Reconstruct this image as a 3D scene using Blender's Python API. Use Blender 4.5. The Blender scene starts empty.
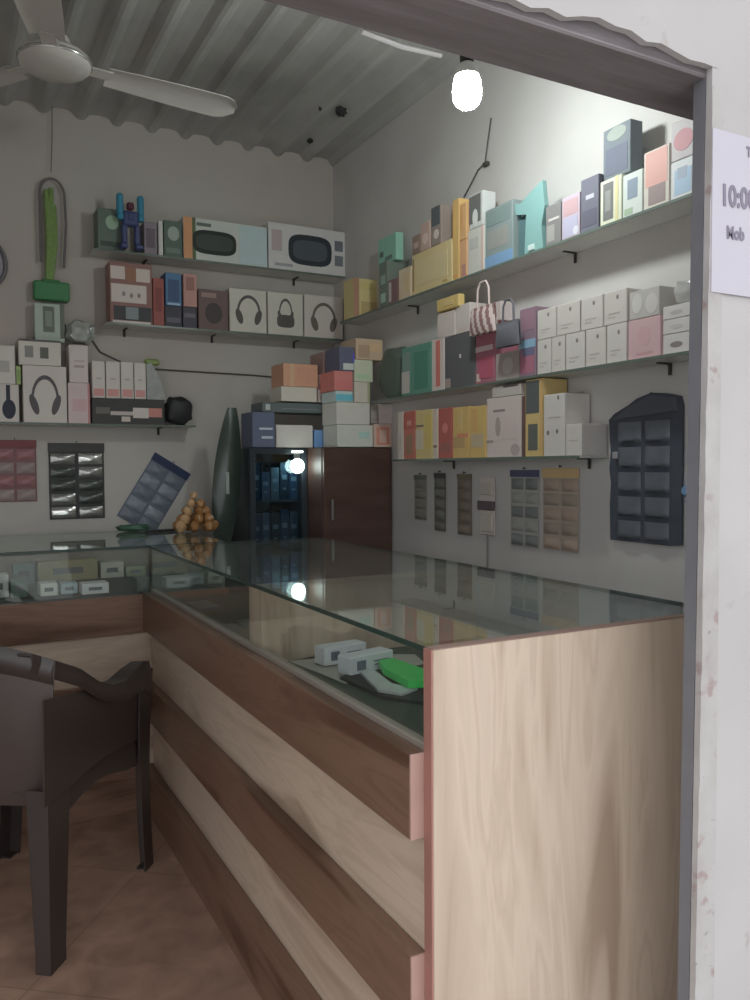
import bpy, bmesh, math, random
from mathutils import Vector, Matrix
random.seed(7)
PI = math.pi
SC = bpy.context.scene
COL = SC.collection

# ---------------------------------------------------------------- camera
F = 813.0
YAW, PITCH, ROLL, H = math.radians(28.1), math.radians(2.35), math.radians(0.35), 1.30
fv = Vector((math.sin(YAW)*math.cos(PITCH), math.cos(YAW)*math.cos(PITCH), -math.sin(PITCH)))
rv = Vector((math.cos(YAW), -math.sin(YAW), 0))
uv = rv.cross(fv)
r2 = math.cos(ROLL)*rv - math.sin(ROLL)*uv
u2 = math.cos(ROLL)*uv + math.sin(ROLL)*rv
EYE = Vector((0, 0, H))
cd = bpy.data.cameras.new('camera'); cam = bpy.data.objects.new('camera', cd); COL.objects.link(cam)
cd.sensor_fit = 'VERTICAL'; cd.sensor_height = 36; cd.lens = F/1000*36; cd.clip_start = 0.02
m = Matrix((r2, u2, -fv)).transposed().to_4x4(); m.translation = EYE
cam.matrix_world = m
SC.camera = cam
# surveying: where the sight line through a photo point meets a real plane of the shop
def ray(px, py): return fv + r2*((px-375)/F) + u2*((500-py)/F)
def onx(px, py, X): d = ray(px, py); return EYE + d*(X/d.x)
def ony(px, py, Y): d = ray(px, py); return EYE + d*(Y/d.y)
def onz(px, py, Z): d = ray(px, py); return EYE + d*((Z-H)/d.z)

# ---------------------------------------------------------------- light
SC.view_settings.view_transform = 'Standard'
SC.view_settings.look = 'None'
SC.view_settings.gamma = 1
SC.view_settings.use_curve_mapping = False
SC.view_settings.exposure = 0.0
W = bpy.data.worlds.new('world'); SC.world = W; W.use_nodes = True
bg = W.node_tree.nodes['Background']
bg.inputs[0].default_value = (0.93, 0.96, 1.0, 1); bg.inputs[1].default_value = 1.9

# ---------------------------------------------------------------- materials
def lin(c): 
    c /= 255.0
    return c/12.92 if c <= 0.04045 else ((c+0.055)/1.055)**2.4
def lrgb(c): return tuple(lin(x) for x in c)
MATS = {}
def mat(name, rgb, rough=0.6, var=0.08, scale=18, spec=0.4, metal=0.0, emit=None, es=0, bump=0, alpha=1.0, coat=0.0):
    key = (name, tuple(round(x, 3) for x in rgb), rough, alpha)
    if key in MATS: return MATS[key]
    M = bpy.data.materials.new(name); M.use_nodes = True
    nt = M.node_tree; b = nt.nodes['Principled BSDF']
    tc = nt.nodes.new('ShaderNodeTexCoord'); n = nt.nodes.new('ShaderNodeTexNoise')
    n.inputs['Scale'].default_value = scale; n.inputs['Detail'].default_value = 3
    nt.links.new(tc.outputs['Object'], n.inputs['Vector'])
    mx = nt.nodes.new('ShaderNodeMix'); mx.data_type = 'RGBA'
    mx.inputs['A'].default_value = (*[x*(1-var) for x in rgb], 1)
    mx.inputs['B'].default_value = (*[min(1, x*(1+var)) for x in rgb], 1)
    nt.links.new(n.outputs['Fac'], mx.inputs['Factor'])
    nt.links.new(mx.outputs['Result'], b.inputs['Base Color'])
    b.inputs['Roughness'].default_value = rough; b.inputs['Metallic'].default_value = metal
    b.inputs['Specular IOR Level'].default_value = spec; b.inputs['Alpha'].default_value = alpha
    b.inputs['Coat Weight'].default_value = coat
    if emit:
        b.inputs['Emission Color'].default_value = (*emit, 1); b.inputs['Emission Strength'].default_value = es
    if bump:
        bp = nt.nodes.new('ShaderNodeBump'); bp.inputs['Strength'].default_value = bump; bp.inputs['Distance'].default_value = 0.01
        nt.links.new(n.outputs['Fac'], bp.inputs['Height']); nt.links.new(bp.outputs['Normal'], b.inputs['Normal'])
    MATS[key] = M
    return M

def ramp_mat(name, stops, rough, scale, vec_scale=(1, 1, 1), detail=6, dist=0.0, bump=0, second=None, spec=0.4, coat=0):
    """noise through a colour ramp, stretched by vec_scale; second=(rgb, scale, lo, hi, amount) adds stains"""
    M = bpy.data.materials.new(name); M.use_nodes = True
    nt = M.node_tree; b = nt.nodes['Principled BSDF']
    tc = nt.nodes.new('ShaderNodeTexCoord'); mp = nt.nodes.new('ShaderNodeMapping')
    mp.inputs['Scale'].default_value = vec_scale
    n = nt.nodes.new('ShaderNodeTexNoise'); n.inputs['Scale'].default_value = scale
    n.inputs['Detail'].default_value = detail; n.inputs['Distortion'].default_value = dist
    cr = nt.nodes.new('ShaderNodeValToRGB')
    cr.color_ramp.elements[0].position = stops[0][0]; cr.color_ramp.elements[0].color = (*stops[0][1], 1)
    cr.color_ramp.elements[1].position = stops[-1][0]; cr.color_ramp.elements[1].color = (*stops[-1][1], 1)
    for p, c in stops[1:-1]:
        e = cr.color_ramp.elements.new(p); e.color = (*c, 1)
    nt.links.new(tc.outputs['Object'], mp.inputs[0]); nt.links.new(mp.outputs[0], n.inputs['Vector'])
    nt.links.new(n.outputs['Fac'], cr.inputs[0])
    out = cr.outputs[0]
    if second:
        for rgb, s, lo, hi, amt in second:
            n2 = nt.nodes.new('ShaderNodeTexNoise'); n2.inputs['Scale'].default_value = s; n2.inputs['Detail'].default_value = 5
            nt.links.new(tc.outputs['Object'], n2.inputs['Vector'])
            mr = nt.nodes.new('ShaderNodeMapRange'); mr.inputs[1].default_value = lo; mr.inputs[2].default_value = hi
            mr.inputs[4].default_value = amt
            nt.links.new(n2.outputs['Fac'], mr.inputs[0])
            mx = nt.nodes.new('ShaderNodeMix'); mx.data_type = 'RGBA'; mx.inputs['B'].default_value = (*rgb, 1)
            nt.links.new(mr.outputs[0], mx.inputs['Factor']); nt.links.new(out, mx.inputs['A'])
            out = mx.outputs['Result']
    nt.links.new(out, b.inputs['Base Color'])
    b.inputs['Roughness'].default_value = rough; b.inputs['Specular IOR Level'].default_value = spec
    b.inputs['Coat Weight'].default_value = coat
    if bump:
        bp = nt.nodes.new('ShaderNodeBump'); bp.inputs['Strength'].default_value = bump; bp.inputs['Distance'].default_value = 0.01
        nt.links.new(n.outputs['Fac'], bp.inputs['Height']); nt.links.new(bp.outputs['Normal'], b.inputs['Normal'])
    return M

def glass_mat(name, tint, ior=1.5, rough=0.02, dust=0.0):
    M = bpy.data.materials.new(name); M.use_nodes = True
    nt = M.node_tree; nt.nodes.remove(nt.nodes['Principled BSDF']); out = nt.nodes['Material Output']
    tr = nt.nodes.new('ShaderNodeBsdfTransparent'); tr.inputs[0].default_value = (*tint, 1)
    gl = nt.nodes.new('ShaderNodeBsdfGlossy'); gl.inputs['Roughness'].default_value = rough
    gl.inputs['Color'].default_value = (0.95, 1, 0.98, 1)
    fr = nt.nodes.new('ShaderNodeFresnel'); fr.inputs['IOR'].default_value = ior
    ge = nt.nodes.new('ShaderNodeNewGeometry'); mr0 = nt.nodes.new('ShaderNodeMapRange')   # same reflectance on both faces of the pane
    mr0.inputs[3].default_value = ior; mr0.inputs[4].default_value = 1/ior
    nt.links.new(ge.outputs['Backfacing'], mr0.inputs[0]); nt.links.new(mr0.outputs[0], fr.inputs['IOR'])
    mx = nt.nodes.new('ShaderNodeMixShader')
    nt.links.new(fr.outputs[0], mx.inputs[0]); nt.links.new(tr.outputs[0], mx.inputs[1]); nt.links.new(gl.outputs[0], mx.inputs[2])
    last = mx
    if dust:
        df = nt.nodes.new('ShaderNodeBsdfDiffuse'); df.inputs[0].default_value = (0.75, 0.76, 0.72, 1)
        n = nt.nodes.new('ShaderNodeTexNoise'); n.inputs['Scale'].default_value = 6; n.inputs['Detail'].default_value = 4
        mr = nt.nodes.new('ShaderNodeMapRange'); mr.inputs[1].default_value = .3; mr.inputs[2].default_value = .8
        mr.inputs[3].default_value = dust*.5; mr.inputs[4].default_value = dust*1.5
        m2 = nt.nodes.new('ShaderNodeMixShader')
        nt.links.new(n.outputs['Fac'], mr.inputs[0]); nt.links.new(mr.outputs[0], m2.inputs[0])
        nt.links.new(mx.outputs[0], m2.inputs[1]); nt.links.new(df.outputs[0], m2.inputs[2]); last = m2
    nt.links.new(last.outputs[0], out.inputs[0])
    return M

# ---------------------------------------------------------------- mesh helpers
def NB(): return bmesh.new()
def bx(bm, c, s, rot=None, bevel=0.0, mi=0, seg=1):
    b2 = bmesh.new()
    bmesh.ops.create_cube(b2, size=1)
    bmesh.ops.scale(b2, vec=Vector(s), verts=b2.verts)
    if bevel > 0:
        bmesh.ops.bevel(b2, geom=list(b2.edges), offset=min(bevel, min(s)*.49), segments=seg, affect='EDGES', profile=0.5)
    M = Matrix.Translation(Vector(c))
    if rot is not None: M = M @ rot
    bmesh.ops.transform(b2, matrix=M, verts=b2.verts)
    merge(bm, b2, mi)
def merge(bm, b2, mi=0, smooth=False):
    for f in b2.faces:
        f.material_index = mi
        if smooth: f.smooth = True
    me = bpy.data.meshes.new('tmp'); b2.to_mesh(me); b2.free(); bm.from_mesh(me); bpy.data.meshes.remove(me)
def bb(bm, x0, x1, y0, y1, z0, z1, bevel=0.0, mi=0): bx(bm, ((x0+x1)/2, (y0+y1)/2, (z0+z1)/2), (abs(x1-x0), abs(y1-y0), abs(z1-z0)), None, bevel, mi)
def tube(bm, pts, r, seg=8, mi=0, cap=True):
    pts = [Vector(p) for p in pts]; rr = r if isinstance(r, (list, tuple)) else [r]*len(pts)
    rings = []; up = Vector((0, 0, 1)); b2 = bmesh.new()
    pn = None
    for i, p in enumerate(pts):
        t = (pts[min(i+1, len(pts)-1)]-pts[max(i-1, 0)]).normalized()
        if pn is None:
            a = up if abs(t.dot(up)) < .9 else Vector((1, 0, 0))
            pn = t.cross(a).normalized()
        else:
            pn = (pn - t*pn.dot(t)).normalized()
        q = t.cross(pn)
        rings.append([b2.verts.new(p+(pn*math.cos(2*PI*k/seg)+q*math.sin(2*PI*k/seg))*rr[i]) for k in range(seg)])
    for a, b in zip(rings, rings[1:]):
        for k in range(seg): b2.faces.new((a[k], a[(k+1) % seg], b[(k+1) % seg], b[k]))
    if cap: b2.faces.new(rings[0][::-1]); b2.faces.new(rings[-1])
    bmesh.ops.recalc_face_normals(b2, faces=b2.faces)
    merge(bm, b2, mi, True)
def lathe(bm, prof, seg=32, c=(0, 0, 0), mi=0, M=None):
    b2 = bmesh.new(); rings = []
    for r, z in prof:
        rings.append([b2.verts.new((max(r, 1e-4)*math.cos(2*PI*k/seg), max(r, 1e-4)*math.sin(2*PI*k/seg), z)) for k in range(seg)])
    for a, b in zip(rings, rings[1:]):
        for k in range(seg): b2.faces.new((a[k], a[(k+1) % seg], b[(k+1) % seg], b[k]))
    b2.faces.new(rings[0][::-1]); b2.faces.new(rings[-1])
    bmesh.ops.recalc_face_normals(b2, faces=b2.faces)
    if M: bmesh.ops.transform(b2, matrix=M, verts=b2.verts)
    bmesh.ops.translate(b2, vec=Vector(c), verts=b2.verts)
    merge(bm, b2, mi, True)
def poly(bm, pts2, y0, y1, mi=0, bevel=0.0):
    """outline in local XZ, extruded from y0 to y1"""
    b2 = bmesh.new()
    a = [b2.verts.new((x, y0, z)) for x, z in pts2]; b = [b2.verts.new((x, y1, z)) for x, z in pts2]
    n = len(a); b2.faces.new(a); b2.faces.new(b[::-1])
    for k in range(n): b2.faces.new((a[k], b[k], b[(k+1) % n], a[(k+1) % n]))
    bmesh.ops.recalc_face_normals(b2, faces=b2.faces)
    merge(bm, b2, mi)
def grid(bm, fn, nu, nv, th=0.0, mi=0, smooth=True):
    """surface fn(u,v)->Vector, given thickness th along its normal"""
    b2 = bmesh.new()
    V = [[b2.verts.new(fn(i/nu, j/nv)) for j in range(nv+1)] for i in range(nu+1)]
    for i in range(nu):
        for j in range(nv): b2.faces.new((V[i][j], V[i+1][j], V[i+1][j+1], V[i][j+1]))
    bmesh.ops.recalc_face_normals(b2, faces=b2.faces)
    if th: bmesh.ops.solidify(b2, geom=list(b2.faces), thickness=th)
    merge(bm, b2, mi, smooth)
def link(name, bm, mats, parent=None, M=None, sharp=40):
    me = bpy.data.meshes.new(name)
    bm.normal_update(); bm.to_mesh(me); bm.free()
    if not isinstance(mats, (list, tuple)): mats = [mats]
    for x in mats: me.materials.append(x)
    o = bpy.data.objects.new(name, me); COL.objects.link(o)
    if parent: o.parent = parent
    if M is not None: o.matrix_local = M
    if any(p.use_smooth for p in me.polygons):
        try: me.set_sharp_from_angle(angle=math.radians(sharp))
        except Exception: pass
    return o
def empty(name, loc=(0, 0, 0), rz=0, rot=None):
    o = bpy.data.objects.new(name, None); COL.objects.link(o); o.empty_display_size = .05
    o.location = loc; o.rotation_euler = rot if rot else (0, 0, rz)
    return o
def tag(o, label, cat, group=None):
    o['label'] = label; o['category'] = cat
    if group: o['group'] = group
    return o
def struct(name, bm, m): o = link(name, bm, m); o['kind'] = 'structure'; return o

# ---------------------------------------------------------------- the room's own dimensions
XR, YB, ZC = 1.94, 4.10, 2.98           # right wall, back wall, ceiling
XL = -1.75
YF0, YF1 = 0.90, 1.04                   # front wall
XJ, ZL = ony(705, 450, 0.90).x, 1.915                   # doorway: right jamb, lintel underside
XJL = -1.70
XC, YE, ZT = 0.69, 1.098, 1.005           # right counter: front face, near end, top
YC = 3.13                               # back counter front

white = (0.78, 0.76, 0.72)
M_back = ramp_mat('aged_white_plaster', [(0.3, (0.57, 0.54, 0.50)), (0.7, (0.68, 0.655, 0.61))], 0.85, 2.2, bump=0.15,
                  second=[((0.48, 0.36, 0.33), 1.1, 0.52, 0.75, 0.45), ((0.42, 0.40, 0.37), 3.5, 0.58, 0.8, 0.35)])
M_right = ramp_mat('white_plaster', [(0.3, (0.64, 0.62, 0.60)), (0.7, (0.74, 0.72, 0.70))], 0.8, 2.0, bump=0.12,
                   second=[((0.55, 0.50, 0.47), 2.4, 0.55, 0.8, 0.35)])
M_out = ramp_mat('outer_whitewash', [(0.3, (0.43, 0.41, 0.405)), (0.7, (0.49, 0.465, 0.46))], 0.9, 3.5, bump=0.25,
                 second=[((0.32, 0.26, 0.24), 16, 0.66, 0.74, 0.5)])
M_reveal = ramp_mat('chipped_plaster', [(0.3, (0.38, 0.355, 0.345)), (0.5, (0.43, 0.405, 0.395)), (0.8, (0.47, 0.45, 0.44))], 0.95, 14, vec_scale=(1, 1, .8), bump=0.8,
                    second=[((0.30, 0.21, 0.20), 26, 0.60, 0.68, 0.7), ((0.2, 0.18, 0.17), 45, 0.69, 0.73, 0.6)])
M_ceil = ramp_mat('cement_roof_sheet', [(0.3, (0.46, 0.46, 0.445)), (0.7, (0.56, 0.56, 0.54))], 0.8, 3, bump=0.1,
                  second=[((0.22, 0.215, 0.2), 1.6, 0.5, 0.75, 0.5)])
M_ground = ramp_mat('pale_concrete', [(0.3, (0.42, 0.40, 0.38)), (0.7, (0.55, 0.53, 0.50))], 0.9, 3, bump=0.1)
M_lintel = ramp_mat('weathered_timber', [(0.3, (0.19, 0.165, 0.17)), (0.7, (0.28, 0.25, 0.26))], 0.8, 4, vec_scale=(1, 8, 8), bump=0.3)
M_frame = mat('dark_grey_paint', (0.17, 0.17, 0.185), 0.6)

# floor: red-brown tiles laid on the diagonal
def floor_mat():
    M = bpy.data.materials.new('red_brown_floor_tile'); M.use_nodes = True
    nt = M.node_tree; b = nt.nodes['Principled BSDF']
    tc = nt.nodes.new('ShaderNodeTexCoord'); mp = nt.nodes.new('ShaderNodeMapping'); mp.inputs['Rotation'].default_value = (0, 0, math.radians(38))
    br = nt.nodes.new('ShaderNodeTexBrick'); br.offset = 0; br.inputs['Scale'].default_value = 1
    br.inputs['Brick Width'].default_value = .6; br.inputs['Row Height'].default_value = .6; br.inputs['Mortar Size'].default_value = .003
    br.inputs['Color1'].default_value = (0.36, 0.225, 0.165, 1); br.inputs['Color2'].default_value = (0.40, 0.255, 0.19, 1)
    br.inputs['Mortar'].default_value = (0.28, 0.18, 0.135, 1)
    n = nt.nodes.new('ShaderNodeTexNoise'); n.inputs['Scale'].default_value = 9; n.inputs['Detail'].default_value = 8; n.inputs['Distortion'].default_value = .6
    cr = nt.nodes.new('ShaderNodeMapRange'); cr.inputs[1].default_value = .3; cr.inputs[2].default_value = .7; cr.inputs[3].default_value = .72; cr.inputs[4].default_value = 1.18
    mx = nt.nodes.new('ShaderNodeMix'); mx.data_type = 'RGBA'; mx.blend_type = 'MULTIPLY'; mx.inputs['Factor'].default_value = 1
    nt.links.new(tc.outputs['Object'], mp.inputs[0]); nt.links.new(mp.outputs[0], br.inputs['Vector']); nt.links.new(tc.outputs['Object'], n.inputs['Vector'])
    nt.links.new(n.outputs['Fac'], cr.inputs[0]); nt.links.new(br.outputs['Color'], mx.inputs['A']); nt.links.new(cr.outputs[0], mx.inputs['B'])
    nt.links.new(mx.outputs['Result'], b.inputs['Base Color']); b.inputs['Roughness'].default_value = .45
    return M

# ---------------------------------------------------------------- structure
bm = NB(); bb(bm, XL, XR+.02, YF0, YB, -.1, 0); struct('floor', bm, floor_mat())
bm = NB(); bb(bm, -30, 30, -40, YF0, -.1, -.002); struct('ground', bm, M_ground)
bm = NB(); bb(bm, XL-.12, XR+.12, YB, YB+.12, 0, ZC+.04); struct('wall_back', bm, M_back)
bm = NB(); bb(bm, XR, XR+.12, YF1, YB, 0, ZC+.04); struct('wall_right', bm, M_right)
bm = NB(); bb(bm, XL-.12, XL, YF1, YB, 0, ZC+.04); struct('wall_left', bm, M_back)
# corrugated sheet roof: narrow raised ribs run from the front wall to the back wall
def roof():
    bm = NB(); b2 = bmesh.new(); pitch = .165; xs = []
    x = XL-.1
    while x < XR+.12:
        xs += [(x, 0), (x+.014, .004), (x+.030, .022), (x+.042, .033), (x+.085, .037), (x+.126, .033), (x+.138, .022), (x+.152, .004)]
        x += pitch
    lo = [b2.verts.new((a, YF0-.25, ZC+h-.03)) for a, h in xs]; hi = [b2.verts.new((a, YB+.12, ZC+h-.03)) for a, h in xs]
    for k in range(len(xs)-1): b2.faces.new((lo[k], lo[k+1], hi[k+1], hi[k]))
    bmesh.ops.recalc_face_normals(b2, faces=b2.faces)
    bmesh.ops.solidify(b2, geom=list(b2.faces), thickness=.006)
    merge(bm, b2, 0, False)
    return bm
struct('ceiling', roof(), M_ceil)
# front wall: right pier (its edge leans a little), left pier, panel over the doorway with a broken plaster edge
lean = lambda z: .012*(z-1.3)
def leaning(bm, x0, x1, y0, y1, z0, z1, jag=0):
    n = 1 if not jag else 70
    L_ = [(x0+lean(z0+(z1-z0)*k/n)+random.uniform(-jag, jag), z0+(z1-z0)*k/n) for k in range(n+1)]
    poly(bm, [(x1, z0)]+L_+[(x1, z1)], y0, y1)
bm = NB()
leaning(bm, XJ+.0015, 4.5, YF0+.001, YF0+.012, 0, ZL+.02)
bb(bm, XJ+.01, 4.5, YF0+.001, YF0+.045, ZL+.02, ZC-.02)
bb(bm, XJ+.05, 4.5, YF0+.012, YF0+.07, 0, ZC-.02); bb(bm, 1.31, 4.5, YF0+.07, YF1, 0, ZC-.02)
bb(bm, XL-3, XJL, YF0, YF1, 0, ZC-.02)
pts = [(XJL-.01, ZC-.02), (XJL-.01, ZL+.03)]
n = 90
for k in range(n+1):
    x = XJL + (XJ+.02-XJL)*k/n
    j = random.uniform(-.003, .003)+.004*math.sin(x*9)
    if x > .70: j += random.uniform(-.005, .006)
    if .82 < x < .86: j += .012
    pts.append((x, ZL+.014+j))
pts += [(XJ+.02, ZC-.02)]
poly(bm, pts, YF0, YF0+.012)
bb(bm, XJL, XJ+.04, YF0+.012, YF1, ZL+.11, ZC-.02)
struct('wall_front', bm, M_out)
# rough plaster along the right jamb, ragged at the doorway
bm = NB(); leaning(bm, XJ, XJ+.034, YF0-.0012, YF0+.010, 0, ZL-.02, .0012)
struct('trim_1', bm, M_reveal)
# lintel beam and steel frame post on the inner side
bm = NB(); bb(bm, XJL, XJ+.14, YF0+.0125, YF1, ZL, ZL+.11, .004)
bb(bm, XJL, XJ+.06, YF0+.0125, YF0+.035, ZL-.001, ZL+.03, .003)
struct('trim_2', bm, M_lintel)
bm = NB(); leaning(bm, XJ+.0005, XJ+.06, YF0+.0125, YF0+.036, 0, ZL-.001)
struct('trim_3', bm, M_frame)
# pale strip added for a bright line under the inner edge of the lintel
bm = NB(); a = ony(362, 47, YF1+.012); b = ony(441, 58, YF1+.012)
tube(bm, [(a.x, YF1+.012, ZL+.005), ((a.x+b.x)/2, YF1+.012, ZL-.001), (b.x, YF1+.012, ZL+.002)], .0042, 8)
struct('trim_4', bm, mat('bright_line_strip', (0.85, 0.86, 0.85), .4))

# poster with opening hours on the outer wall
def poster():
    p0 = ony(713, 200, YF0-.004); 
    px0, px1 = p0.x, p0.x+.42
    zt = ony(716, 128, YF0-.004).z; zb = ony(716, 292, YF0-.004).z
    o = tag(empty('shop_poster', ((px0+px1)/2, YF0-.001, (zt+zb)/2)), 'pale lilac paper poster with bold opening hours on the outer wall', 'poster')
    cx, cz = (px0+px1)/2, (zt+zb)/2
    bm = NB(); bb(bm, px0-cx, px1-cx, -.0018, 0, zb-cz, zt-cz); link('sheet', bm, mat('lilac_paper', (0.50, 0.475, 0.53), .6, .03), o)
    ink = mat('faded_violet_ink', (0.22, 0.195, 0.25), .7)
    def text(s, u, v, size, nm):
        P = ony(u, v, YF0-.004)
        c = bpy.data.curves.new('t', 'FONT'); c.body = s; c.size = size; c.extrude = .0004; c.offset = size*.035
        c.space_character = 1.02
        t = bpy.data.objects.new('t', c); COL.objects.link(t); bpy.context.view_layer.update()
        me = bpy.data.meshes.new_from_object(t.evaluated_get(bpy.context.evaluated_depsgraph_get()))
        bpy.data.objects.remove(t); me.materials.clear(); me.materials.append(ink)
        q = bpy.data.objects.new(nm, me); COL.objects.link(q); q.parent = o
        q.location = (P.x-cx, -.0024, P.z-cz); q.rotation_euler = (PI/2, math.radians(-2), 0); q.scale = (.82, 1, 1)
    text('10:00', 721, 204, .046, 'hours_text'); text('Mob', 727, 238, .028, 'phone_text'); text('T', 747, 156, .022, 'heading_text')
poster()

# ---------------------------------------------------------------- counters
def grain(name, a, b, vec, rough=.35):
    return ramp_mat(name, [(0.34, a), (0.42, tuple(x*.45+y*.55 for x, y in zip(a, b))), (0.52, b), (0.56, tuple(x*.35+y*.65 for x, y in zip(a, b))), (0.60, b), (0.75, tuple(x*.90 for x in b))], rough, 2.2, vec_scale=vec, detail=5, dist=.9, spec=.4)
L_a, L_b = (0.38, 0.28, 0.205), (0.60, 0.48, 0.375)
D_a, D_b = (0.11, 0.058, 0.037), (0.22, 0.128, 0.088)
M_light_v = grain('maple_laminate_upright', L_a, L_b, (4.5, 4.5, .45))
M_light_y = grain('maple_laminate_along', L_a, L_b, (5, .6, 5))
M_light_x = grain('maple_laminate_across', L_a, L_b, (.6, 5, 5))
M_dark_y = grain('walnut_laminate_along', D_a, D_b, (5, .6, 5))
M_dark_x = grain('walnut_laminate_across', D_a, D_b, (.6, 5, 5))
M_edge = mat('red_brown_edge_band', (0.36, 0.17, 0.135), .5)
M_edge_pale = mat('pink_brown_edge_band', (0.42, 0.26, 0.22), .5)
M_glass = glass_mat('counter_glass', (0.95, 0.97, 0.96), 1.5, .015, .012)
M_glass_top = glass_mat('counter_top_glass', (0.92, 0.95, 0.935), 1.55, .02, .045)
M_glass_edge = mat('green_glass_edge', (0.03, 0.055, 0.045), .2)
M_deck = mat('dark_green_lining', (0.05, 0.07, 0.05), .9, .2)
M_inner = mat('counter_carcass', (0.30, 0.25, 0.21), .6)

def right_counter():
    YC = 3.106
    o = tag(empty('display_counter', ((XC+1.39)/2, (YE+YC)/2, 0)), 'glass topped display counter of pale and dark striped wood, side towards the doorway', 'counter')
    L = o.location
    def P(nm, bm, m):
        bmesh.ops.translate(bm, vec=-L, verts=bm.verts); return link(nm, bm, m, o)
    X1 = 1.39; y0 = YE+.024
    # end panel faces the camera; its front edge is banded
    bm = NB(); bb(bm, XC, X1, YE, y0, 0, ZT, .0015); P('end_panel', bm, M_light_v)
    bm = NB(); bb(bm, XC-.0035, XC-.0002, YE, y0, 0, ZT, .0005); P('edge_band', bm, M_edge)
    # front boards: pale back boards, dark boards stand proud
    bm = NB(); bb(bm, XC+.002, XC+.02, y0, YC, 0, .69, .001); P('front_board', bm, M_light_y)
    for z0, z1 in ((.69, .832), (.36, .495), (0.0, .165)):
        bm = NB(); bb(bm, XC-.029, XC+.001, y0+.003, YC, z0, z1, .001); b = P('dark_board', bm, M_dark_y)
        bm = NB(); bb(bm, XC-.0285, XC+.001, y0, y0+.003, z0, z1); P('edge_band', bm, M_edge_pale)
    # sill rail of the glass
    bm = NB(); bb(bm, XC+.003, XC+.022, y0, YC, .69, .842, .001); P('sill', bm, mat('grey_brown_sill', (0.30, 0.26, 0.22), .4))
    bm = NB(); bb(bm, XC+.022, X1, y0, YC, .78, .80); P('deck', bm, M_deck)
    bm = NB(); bb(bm, X1-.018, X1, y0, YC, 0, .80, .001); P('back_panel', bm, M_inner)
    bm = NB(); bb(bm, XC+.02, X1-.018, YC-.015, YC, 0, .78, .001); P('far_panel', bm, M_inner)
    a = onx(250, 600, XC+.02).y; b = a-.07
    bm = NB(); bb(bm, XC+.018, X1-.02, onx(262, 615, XC+.02).y, onx(250, 615, XC+.02).y, .80, .992, .001); P('partition', bm, M_light_v)
    bm = NB(); bb(bm, XC+.008, XC+.013, y0, YC, .836, .992); P('front_glass', bm, M_glass)
    bm = NB(); bb(bm, XC+.002, X1+.0, y0, YC-.0, .998, 1.006); g = P('top_glass', bm, M_glass_top)
    bm = NB(); bb(bm, XC-.001, XC+.002, y0, YC, .997, 1.006)
    bb(bm, XC+.002, X1, YC, YC+.0015, .997, 1.006); bb(bm, X1, X1+.002, y0, YC, .997, 1.006)
    P('glass_edge', bm, M_glass_edge)
    bm = NB(); bb(bm, XC, X1, YE, y0-.001, ZT, ZT+.0014); P('top_edge_band', bm, mat('brown_edge_band', (0.25, 0.16, 0.13), .5))
    return o
right_counter()
def back_counter():
    X0, X1 = -1.2, 1.0; Y0, Y1 = YC, 3.93
    o = tag(empty('display_counter', ((X0+X1)/2, (Y0+Y1)/2, 0)), 'glass topped display counter of striped wood along the back wall', 'counter')
    L = o.location
    def P(nm, bm, m):
        bmesh.ops.translate(bm, vec=-L, verts=bm.verts); return link(nm, bm, m, o)
    bm = NB(); bb(bm, X0, X1, Y0+.002, Y0+.02, 0, .69, .001); P('front_board', bm, M_light_x)
    for z0, z1 in ((.678, .822), (.36, .495), (0.0, .165)):
        bm = NB(); bb(bm, X0, X1, Y0-.02, Y0+.001, z0, z1, .001); P('dark_board', bm, M_dark_x)
    bm = NB(); bb(bm, X0, X1, YC+.022, Y1-.02, .78, .80); P('deck', bm, mat('dark_shelf_lining', (0.10, 0.11, 0.10), .9, .2))
    bm = NB(); bb(bm, X0, 1.0, Y1-.018, Y1, 0, .99, .001); P('back_panel', bm, M_inner)
    bm = NB(); bb(bm, X0-.02, X0, Y0, Y1, 0, .992, .001); P('end_panel', bm, M_light_v)
    bm = NB(); bb(bm, X0, X1, Y0+.008, Y0+.013, .822, .992); P('front_glass', bm, M_glass)
    bm = NB(); bb(bm, X0, 1.0, Y0+.002, Y1, .998, 1.006); P('top_glass', bm, M_glass_top)
    bm = NB(); bb(bm, X0, X1, Y0-.001, Y0+.002, .996, 1.006); bb(bm, X0, 1.0, Y1, Y1+.003, .997, 1.006)
    P('glass_edge', bm, M_glass_edge)
    bm = NB(); bb(bm, 0.985, 1.0, YC+.03, Y1-.02, 0, .992, .001); P('side_panel', bm, M_inner)
    return o
back_counter()

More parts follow.
